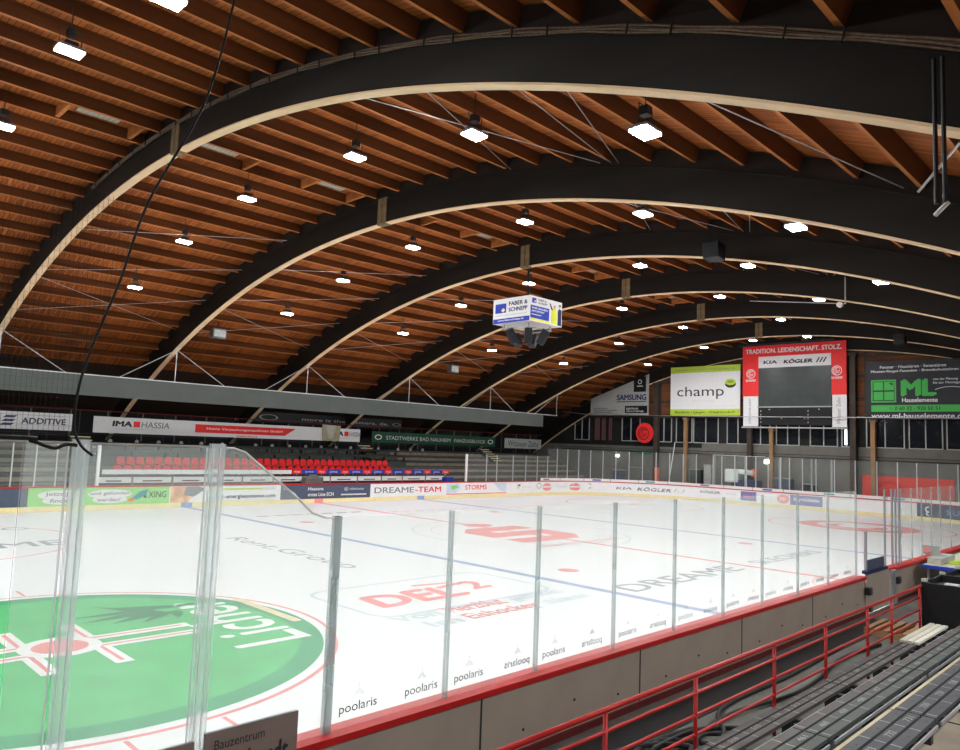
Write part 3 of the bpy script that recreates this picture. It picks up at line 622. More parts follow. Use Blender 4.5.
b = MB(); b.tube([(30.05, 23.3, 7.1), (30.05, 18.6, 6.62), (30.05, 4.6, 6.46), (30.05, -14, 6.35)], .03, 'steel'); tag(b.build('net_cable'), 'pale net cable running along the end wall under the banners', 'cable')
b = MB(); b.tube([(30.7, 22, 3.55), (30.7, -14, 3.55)], .03, 'cable'); b.tube([(30.7, 22, 3.75), (30.7, -14, 3.75)], .02, 'cable'); tag(b.build('pipe_run'), 'dark pipes along the grey end wall above the glass', 'pipe')
# banners. on the end wall the reader's right is -Y
def board_on_end(name, y0, y1, z0, z1, x, base, label, cat, draw, th=.04):
    b = MB(); b.box((x, y1, z0), (x + th, y0, z1), base); f = plane((x, y0, z0), (0, -(y0 - y1), 0), (0, 0, z1 - z0), (-1, 0, 0))
    draw(b, f); return tag(b.build(name), label, cat)
def d_champ(b, f):
    rect(b, f, 0, 0, 1, .13, 'lime'); rect(b, f, 0, .87, 1, .13, 'lime')
    g = lambda u, v: f(u, v, .008)
    text(b, g, 'Butzbach • Langen • Friedrichsdorf', .07, .035, .86, .06, 'text_dark', .015); text(b, g, 'Reifenservice • Autoservice Fachbetrieb', .07, .91, .86, .05, 'text_grey', .01)
    text(b, f, 'champ', .1, .33, .68, .26, 'text_dark', .0); text(b, f, 'autoservice partner', .34, .27, .32, .045, 'ice_grey'); text(b, f, 'www.champ-kfz.de', .66, .17, .28, .035, 'ice_grey')
    disc(b, f, .87, .62, .075, .075, 'text_dark'); disc(b, g, .87, .66, .072, .065, 'lime'); text(b, lambda u, v: f(u, v, .012), '100%', .83, .645, .08, .04, 'sign_green', .02)
board_on_end('banner', 10.68, 4.75, 6.55, 10.5, 30.35, 'white', 'white banner with lime green edges and round puck picture', 'banner', d_champ)
def d_ml(b, f):
    text(b, f, 'Fenster · Haustüren · Innentüren', .14, .875, .62, .05, 'white', .015); text(b, f, 'Pfosten-Riegel-Fassaden · Brandschutztüren', .05, .795, .82, .055, 'white', .02)
    rect(b, f, .05, .29, .245, .39, 'ml_green'); g = lambda u, v: f(u, v, .008); h = lambda u, v: f(u, v, .012)
    rect(b, g, .065, .315, .215, .34, 'anthracite')
    for u in (.075, .18):
        for v in (.33, .5): rect(b, h, u, v, .095, .145, 'ml_green')
    shape(b, lambda u, v: f(u, v, .016), [(.225, .625), (.262, .625), (.262, .57)], 'anthracite')
    text(b, f, 'ML', .34, .39, .33, .29, 'ml_green', .06); text(b, f, 'Hauselemente', .35, .29, .33, .075, 'white', .025)
    text(b, f, 'von der Planung', .64, .64, .22, .05, 'ice_grey'); text(b, f, 'bis zur Montage', .64, .58, .24, .05, 'ice_grey'); ring(b, f, .8, .3, .235, .245, 'ice_grey', 12, 1.1, 2.2)
    rect(b, f, .05, .13, .95, .115, 'ml_green'); text(b, g, '0 60 32 - 920 50 51', .28, .155, .42, .065, 'text_dark', .02); ring(b, g, .25, .19, .012, .02, 'text_dark', 10, 2, 5.5)
    text(b, f, 'www.ml-hauselemente.de', .05, .02, .88, .085, 'white', .02)
board_on_end('banner', -4.18, -10.4, 6.3, 10.18, 30.35, 'anthracite', 'black banner with large green initials and window logo', 'banner', d_ml)
b = MB(); P_ = [(18.66, 6.57), (12.74, 6.57), (12.74, 10.05), (13.0, 9.95), (18.66, 8.05)]
b.prism([(30.35, y_, z_) for y_, z_ in P_], (.04, 0, 0), 'frame_white'); f = plane((30.35, 18.66, 6.57), (0, -1, 0), (0, 0, 1), (-1, 0, 0))
text(b, f, 'SAMSUNG', 2.75, 1.3, 2.95, .5, 'navy', .03); rect(b, f, 2.75, 1.14, 2.95, .07, 'navy'); rect(b, f, 3.6, .2, 2.2, .62, 'black'); text(b, lambda u, v: f(u, v, .01), 'ELEKTRONIK', 3.75, .5, 1.2, .16, 'white'); text(b, lambda u, v: f(u, v, .01), 'SERVICE PARTNER', 3.75, .28, 1.7, .14, 'white')
rect(b, f, .3, .55, 1.5, .12, 'text_grey'); rect(b, f, .3, .37, 2.5, .12, 'text_grey'); rect(b, f, .3, .2, 2.0, .12, 'text_grey')
rect(b, f, 4.45, 2.0, 1.2, 1.3, 'black'); g = lambda u, v: f(u, v, .01); ring(b, g, 5.05, 2.85, .13, .2, 'white', 12); rect(b, g, 4.75, 2.45, .6, .07, 'white')
tag(b.build('banner'), 'white banner with slanted top, left end of the end wall', 'banner')
t = thing('red_emblem', (30.35, 13.08, 4.25), 'round red disc with dark swirl emblem below the slanted white banner', 'emblem')
b = MB(); b.tube([(30.35, 13.08, 5.1), (30.39, 13.08, 5.1)], .84, 'bright_red', 32); b.build('disc', t)
b = MB(); f = plane((30.35, 13.08, 5.1), (0, -1, 0), (0, 0, 1), (-1, 0, 0)); swirl(b, f, -.12, -.05, .55, 'dark_red'); b.build('swirl', t)
b = MB(); b.box((30.6, 11.9, 3.35), (30.65, 14.8, 3.6), 'sign_green'); tag(b.build('wall_sign'), 'long dim green sign under the red emblem', 'sign')
# scoreboard
t = thing('scoreboard', (30.35, .7, 5.7), 'large video scoreboard with red frame on the end wall', 'scoreboard')
f = plane((30.27, 4.5, 5.75), (0, -7.45, 0), (0, 0, 6.1), (-1, 0, 0))
b = MB(); b.box((30.27, -2.95, 8.0), (30.36, 4.5, 11.8), 'bright_red'); text(b, f, 'TRADITION. LEIDENSCHAFT. STOLZ.', .03, .895, .93, .058, 'white', .03)
for u in (.085, .915): swirl(b, plane((30.27, 4.5, 5.75), (0, -7.45, 0), (0, 0, 7.45), (-1, 0, 0)), u, .53, .047, 'white'); text(b, f, 'BAD NAUHEIM', u - .05, .55, .1, .03, 'white', .03)
b.build('frame', t)
b = MB(); b.box((30.22, -1.95, 10.1), (30.28, 3.25, 10.95), 'white'); f2 = plane((30.22, 3.25, 10.1), (0, -5.2, 0), (0, 0, .85), (-1, 0, 0)); text(b, f2, 'KIA', .07, .34, .2, .3, 'text_dark', .03, .02); text(b, f2, 'KÖGLER', .36, .3, .4, .4, 'text_dark', .05, .03)
for q in range(3): shape(b, f2, [(.8 + q * .045, .28), (.82 + q * .045, .28), (.86 + q * .045, .7), (.84 + q * .045, .7)], 'text_dark')
b.build('header', t)
b = MB(); b.box((30.22, -1.95, 7.2), (30.28, 3.25, 10.1), 'screen'); b.build('screen', t)
b = MB(); b.box((30.22, -1.95, 5.85), (30.35, 3.25, 7.15), 'black')
f3 = plane((30.22, 3.25, 5.85), (0, -5.2, 0), (0, 0, 1.3), (-1, 0, 0))
for u in (.03, .69):
    for v in (.12, .33, .54, .75): rect(b, f3, u, v, .012, .09, 'frame_white')
for u, v in ((.15, .85), (.32, .35), (.64, .35), (.83, .85)): rect(b, f3, u, v, .02, .06, 'frame_white')
b.build('lower_panel', t)
b = MB(); b.box((30.17, -2.0, 7.14), (30.32, 3.3, 7.22), 'frame_white'); b.build('ledge', t)
for (ya, yb, tx) in ((4.45, 3.3, 'Licher privatbrauerei'), (-2.0, -2.95, 'Wittauer Zelte')):
    b = MB(); b.box((30.27, yb, 5.75), (30.34, ya, 8.0), 'white')
    f4 = plane((30.27, (ya + yb) / 2 + .16, 5.95), (0, 0, 1.85), (0, .3, 0), (-1, 0, 0)); text(b, lambda u, v: f4(u, v - 1), tx, 0, .2, 1, .9, 'text_grey', .01); b.build('side_panel', t)
b = MB(); b.box((30.22, -3.0, 5.62), (30.35, 4.55, 5.72), 'frame_white'); b.build('bottom_rail', t)
b = MB(); b.box((30.17, -2.2, 11.78), (30.35, 4.75, 11.95), 'anthracite'); b.build('top_rail', t)
b = MB(); b.tube([(30.33, 2.9, 11.9), (30.33, 2.9, 12.4)], .05, 'cable'); b.tube([(30.33, -1.4, 11.9), (30.33, -1.4, 12.4)], .05, 'cable'); b.build('hanger', t)
# clutter behind the end glass
b = MB(); b.box((30.94, -9.1, 1.2), (30.99, -3.7, 2.53), 'tarp_red'); f = plane((30.94, -3.7, 1.2), (0, -1, 0), (0, 0, 1), (-1, 0, 0)); ring(b, f, 1.7, .1, .75, .95, 'bright_red', 24, .2, PI - .2); tag(b.build('tarpaulin'), 'long bright red tarpaulin on the end wall below the black banner', 'tarpaulin')
b = MB(); b.tube([(29.6, 11.4, .28), (29.6, 11.4, 2.3)], .2, 'orange', 14); tag(b.build('bollard', bevel=.03), 'orange padded bollard behind the far left glass', 'bollard')
b = MB(); b.tube([(29.7, 10.5, .28), (29.7, 9.85, 4.4)], .035, 'white'); b.box((29.66, 10.35, .28), (29.74, 10.9, .4), 'white'); tag(b.build('hockey_stick'), 'long white pole leaning behind the far end glass', 'pole')
t = thing('ice_resurfacer', (29.75, 4.1, .28), 'ice resurfacer with white hood parked behind the end glass', 'machine')
b = MB(); b.box((29.3, 2.9, .55), (30.2, 4.9, 1.75), 'navy'); b.build('body', t, bevel=.05)
b = MB(); b.box((29.25, 4.35, 1.5), (30.25, 5.45, 2.5), 'white'); b.prism([(29.25, 4.35, 2.5), (30.25, 4.35, 2.5), (30.25, 4.35, 2.15), (29.25, 4.35, 2.15)], (0, -1.1, -.05), 'white'); b.build('hood', t, bevel=.12)
b = MB(); b.box((29.5, 3.2, 2.0), (30.1, 3.45, 2.55), 'orange'); b.build('beacon', t)
for x_ in (29.35, 30.05):
    for y_ in (3.2, 4.7):
        b = MB(); b.tube([(x_ - .08, y_, .56), (x_ + .12, y_, .56)], .28, 'rubber', 16); b.build('wheel', t)
b = MB(); b.box((30.9, 2.6, 3.0), (31.0, 3.1, 3.3), 'exit'); tag(b.build('exit_light'), 'small glowing green white exit light above the end glass', 'light')
b = MB(); b.box((30.9, 16.0, 3.0), (31.0, 16.3, 3.2), 'exit'); tag(b.build('exit_light'), 'small glowing exit light in the far left corner', 'light')
b = MB(); b.box((30.85, -2.75, 4.55), (30.92, -2.6, 5.6), 'neon'); tag(b.build('neon_tube'), 'upright bluish neon tube in the window right of the scoreboard', 'light')
for i, (yy, w_, h_, k) in enumerate(((1.2, 1.2, 1.2, 'slate'), (-.6, .8, .9, 'rubber'), (8.0, .9, 1.5, 'seat_dark'), (7.0, .6, 1.9, 'frame_white'), (13.6, 1.0, 1.4, 'wall_grey'), (15.2, .9, 1.1, 'slate'))):
    b = MB(); b.box((29.6, yy - w_ / 2, .28), (30.2, yy + w_ / 2, .28 + h_ + .5), k); b.box((29.55, yy - w_ / 2 - .03, .28 + h_ + .5), (30.25, yy + w_ / 2 + .03, .34 + h_ + .5), 'post_grey')
    tag(b.build('storage_locker', bevel=.02), '%s storage locker behind the end glass, %s from right' % (['blue-grey', 'black', 'dark green-grey', 'pale', 'grey', 'slate'][i], ORD[i + 1]), 'locker', 'lockers behind the end glass')

# ------------------------------------------------------------------ far stand
w = MB(); w.box((-31.4, 25.4, 0), (31.3, 25.7, 6.0), 'wall_dark')
for x in range(-30, 31, 2): w.box((x - .04, 25.34, 3.0), (x + .04, 25.4, 6.0), 'wall_grey')
tag(w.build('wall_back'), 'dark side wall behind the far stand', 'wall', kind='structure')
b = MB(); b.box((-31.4, -26.6, 0), (31.3, -26.3, 6.0), 'wall_dark'); tag(b.build('wall_front'), 'dark side wall behind the viewer', 'wall', kind='structure')
b = MB(); b.box((-31.4, -27, 0), (-31.1, 26, 13), 'wall_dark'); tag(b.build('wall_left'), 'dark end wall behind the near goal', 'wall', kind='structure')
st = MB(); TY = [17.35, 18.35, 19.3, 20.25, 21.2, 22.15]; TZ = [1.0, 1.4, 1.8, 2.2, 2.55, 2.9]
for i in range(6): st.box((-31, TY[i], .28), (29.2, 25.3, TZ[i]), 'terrace')
tag(st.build('terrace_floor'), 'stepped grey concrete terrace of the far stand', 'stand', kind='structure')
# step edges with wooden boards on the part without seats
for (xa, xb, nm) in ((-31, -11.2, 'left'), (10.5, 29, 'right')):
    for i in range(6):
        b = MB(); b.box((xa, TY[i] - .06, TZ[i] - .02), (xb, TY[i] + .25, TZ[i] + .05), 'terrace' if i % 2 else 'plank_white' if 0 else 'concrete'); b.box((xa, TY[i] - .07, TZ[i] - .3), (xb, TY[i] - .06, TZ[i] - .1), 'concrete_tan')
        tag(b.build('standing_step'), 'standing step of the far stand, %s part, %s from the bottom' % (nm, ORD[i + 1]), 'step', 'standing steps of the far stand')
t0 = None
for r, (y_, z_, xa, xb) in enumerate(((18.05, 1.4 - .02, -9.76, 8.35), (19.0, 1.8 - .02, -9.3, 8.4))):
    n = int((xb - xa) / .49)
    for i in range(n):
        x = xa + .49 * i
        lab = 'red plastic seat in the %s red row of the far stand, %s from the left' % (('lower', 'upper')[r], nth(i + 1))
        if t0 is None:
            t0 = thing('spectator_chair', (x, y_, z_), lab, 'seat', 'red stand seats')
            b = MB(); b.box((x - .2, y_ - .2, z_ + .08), (x + .2, y_ + .2, z_ + .13), 'seat_red'); b.build('seat', t0, bevel=.02)
            b = MB(); b.prism([(x - .2, y_ + .18, z_ + .13), (x + .2, y_ + .18, z_ + .13), (x + .21, y_ + .2, z_ + .36), (x + .13, y_ + .22, z_ + .5), (x - .13, y_ + .22, z_ + .5), (x - .21, y_ + .2, z_ + .36)], (0, .04, 0), 'seat_red'); b.build('backrest', t0, bevel=.01)
            b = MB(); b.box((x - .03, y_ - .05, z_), (x + .03, y_ + .05, z_ + .08), 'anthracite'); b.build('bracket', t0)
        else: dup(t0, (x, y_, z_), lab)
for r, (y_, z_) in enumerate(((19.95, 2.2), (20.9, 2.55))):
    for q in range(5):
        xa = -10.5 + q * 4.2
        b = MB(); b.box((xa, y_ - .2, z_ + .28), (xa + 4.1, y_ + .15, z_ + .34), 'seat_dark'); b.box((xa, y_ + .18, z_ + .3), (xa + 4.1, y_ + .22, z_ + .42), 'seat_dark')
        for u in (.3, 2.05, 3.8): b.box((xa + u - .03, y_ - .05, z_), (xa + u + .03, y_ + .1, z_ + .3), 'anthracite')
        tag(b.build('stand_bench'), 'dark grey bench above the red seats, %s row, %s from the left' % (('lower', 'upper')[r], ORD[q + 1]), 'bench', 'dark stand benches')
for i, x in enumerate((-9.0, -7.6, -6.4, -5.1, -3.9, -2.6, -.4, .75, 2.0, 3.2, 4.4, 5.6, 6.8, 8.0, 9.2, 11.0, 12.2, 13.4)):
    b = MB(); b.tube([(x, 21.75, 3.02), (x, 21.79, 3.02)], .11, 'frame_white', 14); b.tube([(x, 21.79, 2.55), (x, 21.79, 3.1)], .02, 'anthracite', 6)
    tag(b.build('number_disc'), 'round pale number disc under the stand banners, %s from the left' % nth(i + 1), 'disc', 'number discs')
def board_far(name, xa, xb, z0, z1, y, base, label, draw, cat='banner', th=.05):
    b = MB(); b.box((xa, y, z0), (xb, y + th, z1), base); f = plane((xa, y, z0), (xb - xa, 0, 0), (0, 0, z1 - z0), (0, -1, 0)); draw(b, f); return tag(b.build(name), label, cat)
def d_add(b, f): text(b, f, 'ADDITIVE', .52, .32, .42, .36, 'slate', .03, .01); text(b, f, 'drucken & fräseren', -.0, .32, .26, .36, 'text_dark', .02); [shape(b, f, [(.33 + q * .012, .2 + q * .22), (.43 + q * .012, .2 + q * .22), (.46 + q * .012, .34 + q * .22), (.36 + q * .012, .34 + q * .22)], 'slate') for q in range(3)]; text(b, f, 'manufacturing', .7, .72, .22, .14, 'ice_grey')
board_far('banner', -15.8, -10.9, 3.48, 4.36, 22.0, 'white', 'white banner with blue stripe logo, leftmost on the far stand', d_add)
def d_ima(b, f):
    for u in (.055, .86): text(b, f, 'IMA', u, .42, .06, .36, 'text_dark', .06, .004); text(b, f, 'HASSIA', u + .088, .4, .09 if u < .5 else .05, .38, 'text_grey', .012, .004); rect(b, f, u + .064, .42, .02, .36, 'bright_red'); text(b, f, 'advanced packaging solutions', u + .005, .22, .13, .1, 'ice_grey')
    shape(b, f, [(.32, .25), (.66, .25), (.705, .8), (.32, .8)], 'bright_red'); g = lambda u, v: f(u, v, .01); text(b, g, 'Hassia Verpackungsmaschinen GmbH', .36, .42, .29, .2, 'white', .015); text(b, f, 'www.ima.it', .47, .04, .08, .15, 'bright_red', .02)
board_far('banner', -9.85, 7.7, 3.45, 4.33, 22.0, 'white', 'long white banner with red arrow panel on the far stand', d_ima)
b = MB(); b.prism([(4.6, 21.9, 3.45), (5.9, 21.9, 3.45), (5.95, 21.85, 4.5), (4.5, 21.9, 4.55)], (0, .04, 0), 'edge_cream'); b.prism([(5.0, 21.88, 3.6), (5.3, 21.82, 3.6), (5.5, 21.82, 4.5), (4.7, 21.86, 4.5)], (0, .02, 0), 'pale'); tag(b.build('cloth_sheet'), 'crumpled beige sheet hung over the right end of the long white banner', 'sheet')
def d_stadt(b, f): text(b, f, 'STADTWERKE BAD NAUHEIM', .1, .3, .5, .36, 'ice_grey', .01); text(b, f, 'FANZUGBLOCK', .63, .3, .28, .36, 'frame_white', .035); [ring(b, f, u, .5, .018, .026, 'white', 12, 0, 6.28, 9) for u in (.045, .955)]
board_far('banner', 8.75, 21.6, 3.45, 4.25, 22.0, 'sign_green', 'dark green banner with white capitals on the far stand', d_stadt)
board_far('banner', 22.8, 27.6, 3.4, 4.23, 22.0, 'foil', 'grey banner lettered in black script, rightmost on the far stand', lambda b, f: text(b, f, 'Wittauer Zelte', .08, .2, .84, .6, 'text_dark', .01))
def d_back(b, f): text(b, f, 'more is the matters. de.', .3, .35, .6, .3, 'text_grey', .02); ring(b, f, .1, .5, .045, .055, 'text_grey', 24, 0, 6.28, 5); ring(b, f, .96, .5, .025, .032, 'text_grey', 24, 0, 6.28, 5)
board_far('banner', 0.0, 12.5, 4.5, 5.2, 23.3, 'black', 'black banner with grey words high behind the far stand', d_back)
b = MB()
for x in [-15 + i * 1.5 for i in range(29)]: b.tube([(x, 22.12, 2.55), (x, 22.12, 4.6)], .025, 'anthracite', 6)
b.tube([(-15.5, 22.12, 4.62), (27.6, 22.12, 4.62)], .03, 'dark_red', 6); b.tube([(-15.5, 22.12, 3.35), (27.6, 22.12, 3.35)], .03, 'anthracite', 6)
tag(b.build('banner_railing'), 'dark railing that carries the banners of the far stand', 'railing')
for i, x in enumerate((-10.4, 8.2, 20.5)):
    t = thing('stair_flight', (x, 20.5, 1.0), 'stair with yellow edges in the far stand, %s from left' % ORD[i + 1], 'stairs', 'yellow edged stairs')
    for q in range(7):
        b = MB(); z_ = 2.2 + q * .17; y_ = 20.3 + q * .3; b.box((x - .5, y_, z_ - .25), (x + .5, y_ + .35, z_), 'terrace'); b.box((x - .5, y_ - .01, z_ - .05), (x + .5, y_ + .06, z_ + .004), 'yellow'); b.build('step', t)
# player bench front
px_ = [-11.2, -9.48, -7.51, -5.6, -3.68, -1.8, .1, 2.0, 3.98, 5.85, 7.57, 9.57, 11.3]
cols = {0: 'white'}
for i in range(len(px_) - 1):
    xa, xb = px_[i], px_[i + 1]; t = thing('bench_barrier', ((xa + xb) / 2, 17, .28), 'white player bench barrier panel with low rail, %s from the left' % ORD[i + 1], 'barrier', 'player bench barriers')
    b = MB(); b.box((xa + .04, 16.98, 1.08), (xb - .04, 17.03, 1.36), 'white'); rect(b, plane((xa, 16.98, 1.1), (1, 0, 0), (0, 0, 1), (0, -1, 0)), .5, .04, xb - xa - 1., .06, 'dark_red'); b.build('panel', t)
    b = MB(); b.box((xa - .04, 16.95, .28), (xa + .04, 17.05, 1.45), 'concrete_tan'); b.build('post', t)
    b = MB(); b.box((xa, 16.9, .62), (xb, 17.02, .9), 'dark_red'); b.build('lower_rail', t)
    b = MB(); b.box((xa, 16.94, 1.4), (xb, 17.06, 1.46), 'dark_timber'); b.build('hand_rail', t)
for i in range(8):
    xa = -10.9 + i * 1.28; b = MB(); b.box((xa, 16.95, 1.5), (xa + 1.26, 17.0, 1.72), 'white'); b.box((xa + .6, 17.0, 1.4), (xa + .66, 17.05, 1.7), 'aluminium'); tag(b.build('advert_strip'), 'plain white strip on the bench front, %s from the left' % ORD[i + 1], 'advert strip', 'white bench strips')
x = -.6; i = 0
while x < 11.2:
    wd = (.62, 1.05)[i % 2]; b = MB(); b.box((x, 16.95, 1.5), (x + wd - .03, 17.0, 1.74), ('bright_red', 'blue')[i % 2]); f = plane((x, 16.95, 1.5), (wd, 0, 0), (0, 0, .24), (0, -1, 0)); text(b, f, ('Coop', 'joka')[i % 2], .2, .3, .55, .4, 'white', .03); b.box((x + .3, 17.0, 1.4), (x + .36, 17.05, 1.7), 'aluminium')
    tag(b.build('advert_strip'), '%s advert plate on the bench front, %s from the left' % (('red', 'blue')[i % 2], ORD[i // 2 + 1]), 'advert strip', 'coloured bench plates'); x += wd; i += 1
b = MB(); b.box((10.9, 16.3, .28), (11.6, 16.8, 1.3), 'blue'); tag(b.build('drink_cooler', bevel=.05), 'blue cool box at the right end of the player bench', 'cool box')
b = MB(); b.box((-.1, 16.3, .28), (1.1, 16.8, 1.35), 'wall_grey'); b.prism([(.1, 16.4, 1.35), (.9, 16.4, 1.35), (.7, 16.5, 1.5), (.3, 16.5, 1.5)], (0, .2, 0), 'wall_grey'); tag(b.build('equipment_bag', bevel=.06), 'grey equipment bag on the player bench', 'bag')
for i, x in enumerate((-6, -2, 3, 7)):
    b = MB(); b.box((x - 1.8, 15.9, .68), (x + 1.8, 16.25, .74), 'concrete_tan')
    for u in (-1.5, 1.5): b.box((x + u - .04, 16.0, .28), (x + u + .04, 16.15, .68), 'anthracite')
    tag(b.build('player_bench'), 'low wooden player bench behind the far boards, %s from left' % ORD[i + 1], 'bench', 'player benches')
for x, s_ in ((-11.7, 'left'), (11.6, 'right')):
    b = MB(); b.box((x - .06, 15.1, ZB), (x + .06, 15.22, ZG + .02), 'white'); tag(b.build('steel_upright'), 'thick white post at the %s end of the player bench opening' % s_, 'post', 'bench opening posts')

# ------------------------------------------------------------------ grey box beam under the far roof
t = thing('hanging_beam', (0, 16.6, 5.15), 'long grey box beam hanging from the arches over the far boards', 'beam')
b = MB(); b.box((-31, 16.5, 5.17), (21.15, 16.75, 6.12), 'beam_grey'); b.build('body', t)
b = MB(); b.box((-31, 16.47, 6.12), (22.9, 16.78, 6.16), 'aluminium'); b.build('top_edge', t)
for k in range(-1, 6):
    x = AX0 + DX * k; yk = 16.62; zk = prof(yk) + .05
    b = MB(); b.tube([(x, yk, 6.14), (x, yk, zk)], .025, 'steel', 6); b.build('hanger_rod', t)
    for q in (-1, 1):
        if x + q * 2.7 > 21.1: continue
        b = MB(); b.tube([(x + q * 2.7, yk, 6.14), (x, yk, zk - .05)], .022, 'steel', 6); b.build('strut', t)
for i, (x, y) in enumerate(((-6.3, 15.4), (10.7, 15.7))):
    b = MB(); p = apt(x, y, .55); b.box((p.x - .35, p.y - .2, p.z - .28), (p.x + .35, p.y + .2, p.z + .22), 'wall_grey'); b.box((p.x - .3, p.y - .21, p.z - .2), (p.x + .3, p.y - .2, p.z + .15), 'foil'); b.tube([(p.x, p.y, p.z + .2), (p.x, p.y + .1, p.z + .62)], .03, 'anthracite', 6)
    tag(b.build('fan_heater', bevel=.02), 'grey box heater under the far roof, %s from the left' % ORD[i + 1], 'heater', 'roof heaters')

# ------------------------------------------------------------------ advertising cube over centre ice, and its loudspeakers
a = 1.04; z0, z1 = 8.73, 9.78
t = thing('advertising_cube', (0, 0, z0), 'white and blue advertising cube hanging over centre ice', 'hanging cube')
b = MB(); b.box((-a, -a, z0), (a, a, z1), 'white')
f = plane((-a, a, z0), (0, -2 * a, 0), (0, 0, z1 - z0), (-1, 0, 0)); g = lambda u, v: f(u, v, .01)
rect(b, f, .01, 0, .98, .19, 'blue'); text(b, g, 'www.faberschnepp.de', .14, .06, .7, .09, 'white', .02); rect(b, f, .06, .42, .3, .38, 'blue'); shape(b, g, [(.28, .44), (.34, .53), (.28, .62), (.22, .53)], 'yellow')
text(b, f, 'FABER &', .43, .68, .5, .17, 'navy', .03); text(b, f, 'SCHNEPP', .43, .44, .5, .17, 'navy', .03); rect(b, f, .06, .29, .86, .05, 'ice_grey')
f = plane((-a, -a, z0), (2 * a, 0, 0), (0, 0, z1 - z0), (0, -1, 0)); g = lambda u, v: f(u, v, .01); h = lambda u, v: f(u, v, .015)
rect(b, f, .01, .12, .58, .5, 'blue'); rect(b, f, .01, .03, .6, .08, 'vest'); text(b, g, 'WIR BAUEN', .04, .48, .5, .08, 'white', .02); text(b, g, 'AM SPORT', .04, .36, .4, .08, 'white', .02); rect(b, g, .04, .25, .3, .03, 'white')
rect(b, f, .05, .72, .13, .2, 'blue'); shape(b, g, [(.14, .74), (.17, .79), (.14, .84), (.11, .79)], 'yellow'); text(b, f, 'FABER &', .24, .84, .25, .08, 'navy', .02); text(b, f, 'SCHNEPP', .24, .72, .28, .08, 'navy', .02)
shape(b, g, [(.66, .03), (.84, .03), (.83, .55), (.78, .68), (.7, .68), (.65, .5)], 'vest'); disc(b, h, .75, .74, .04, .06, 'skin'); shape(b, h, [(.58, .85), (.62, .85), (.7, .62), (.66, .58)], 'navy')
shape(b, g, [(.86, .03), (.98, .03), (.98, .68), (.9, .72), (.86, .6)], 'navy'); disc(b, h, .92, .8, .035, .055, 'skin'); disc(b, lambda u, v: f(u, v, .02), .92, .85, .04, .03, 'text_dark'); disc(b, lambda u, v: f(u, v, .02), .75, .79, .045, .03, 'peach')
b.build('panel_box', t)
b = MB()
for x in (-.7, .7):
    b.box((x - .03, -.75, z0 - .22), (x + .03, .75, z0 - .16), 'foil')
    for y in (-.7, .7): b.box((x - .03, y - .03, z0 - .22), (x + .03, y + .03, z0), 'foil'); 
for y in (-.7, .7): b.box((-.7, y - .03, z0 - .22), (.7, y + .03, z0 - .16), 'foil')
b.build('underframe', t)
b = MB(); b.tube([(-.9, -.9, z1), (-.2, -.2, 12.2)], .012, 'cable', 6); b.tube([(.9, .9, z1), (.2, .2, 12.2)], .012, 'cable', 6); b.tube([(.0, .0, z1), (0, 0, 12.3)], .04, 'cable', 6); b.build('suspension', t)
for i, ang in enumerate((-135, 165, -75, 75, 20)):
    R = Matrix.Rotation(math.radians(ang), 3, 'Z') @ Matrix.Rotation(math.radians(30), 3, 'Y'); c = Vector((.78 * math.cos(math.radians(ang)), .78 * math.sin(math.radians(ang)), z0 - .5))
    nm = ['at its front corner', 'left of the front corner', 'right of the front corner', 'at the back left', 'at the back right'][i]
    t = thing('loudspeaker', c, 'dark loudspeaker tilted down below the advertising cube, %s' % nm, 'loudspeaker', 'loudspeakers under the cube')
    b = MB(); b.box((-.13, -.16, -.36), (.13, .16, .3), 'anthracite', R, c); cb = b.build('cabinet', t, bevel=.03)
    b = MB(); b.box((.131, -.135, -.32), (.14, .135, .27), 'black', R, c); b.build('grille', cb)
    b = MB(); b.tube([c + Vector((0, 0, .25)), c + Vector((0, 0, .36))], .03, 'foil', 6); b.build('bracket', t)
for i, (x, y, of, nm) in enumerate(((-1.48, -9.27, 0.05, 'under the third arch'), (22.0, -8.5, 0.05, 'under the sixth arch'))):
    p = apt(x, y, of); t = thing('loudspeaker', p, 'black loudspeaker hanging ' + nm, 'loudspeaker')
    b = MB(); b.prism([(p.x - .2, p.y - .28, p.z - .26), (p.x + .3, p.y - .28, p.z - .32), (p.x + .34, p.y - .28, p.z + .2), (p.x - .24, p.y - .28, p.z + .26)], (0, .56, 0), 'black'); b.build('cabinet', t, bevel=.03)
    b = MB()
    for q in (-.18, .18): b.tube([(p.x, p.y + q, p.z + .22), (p.x, p.y + q, p.z + 1.3)], .012, 'cable', 6)
    b.build('suspension', t)
# hanging steel frame at the upper right
t = thing('hanging_frame', (-16.0, -18.96, 5.85), 'black steel pole frame hanging from the nearest arch at right', 'frame')
b = MB()
for q in (-.035, .035): b.tube([(-16.0, -18.96 + q, 7.35), (-16.0, -18.96 + q, 5.95)], .02, 'black')
b.tube([(-16.0, -19.02, 5.95), (-15.95, -18.9, 5.86)], .022, 'steel'); b.build('pole', t)
b = MB(); b.tube([(-15.9, -19.1, 6.52), (-15.86, -18.74, 6.14)], .012, 'steel', 6); b.build('stay', t)
b = MB(); b.tube([(7.2, -10.5, 10.83), (7.2, -10.5, 9.73)], .03, 'steel'); b.tube([(7.2, -10.5, 9.75), (7.2, -10.3, 9.78), (7.2, -6.57, 10.29)], .02, 'steel', 6)
b.tube([(7.1, -10.3, 9.72), (7.25, -10.3, 9.72)], .11, 'white', 14); tag(b.build('pipe_drop'), 'thin steel pipe with round white head under the fourth arch', 'pipe')

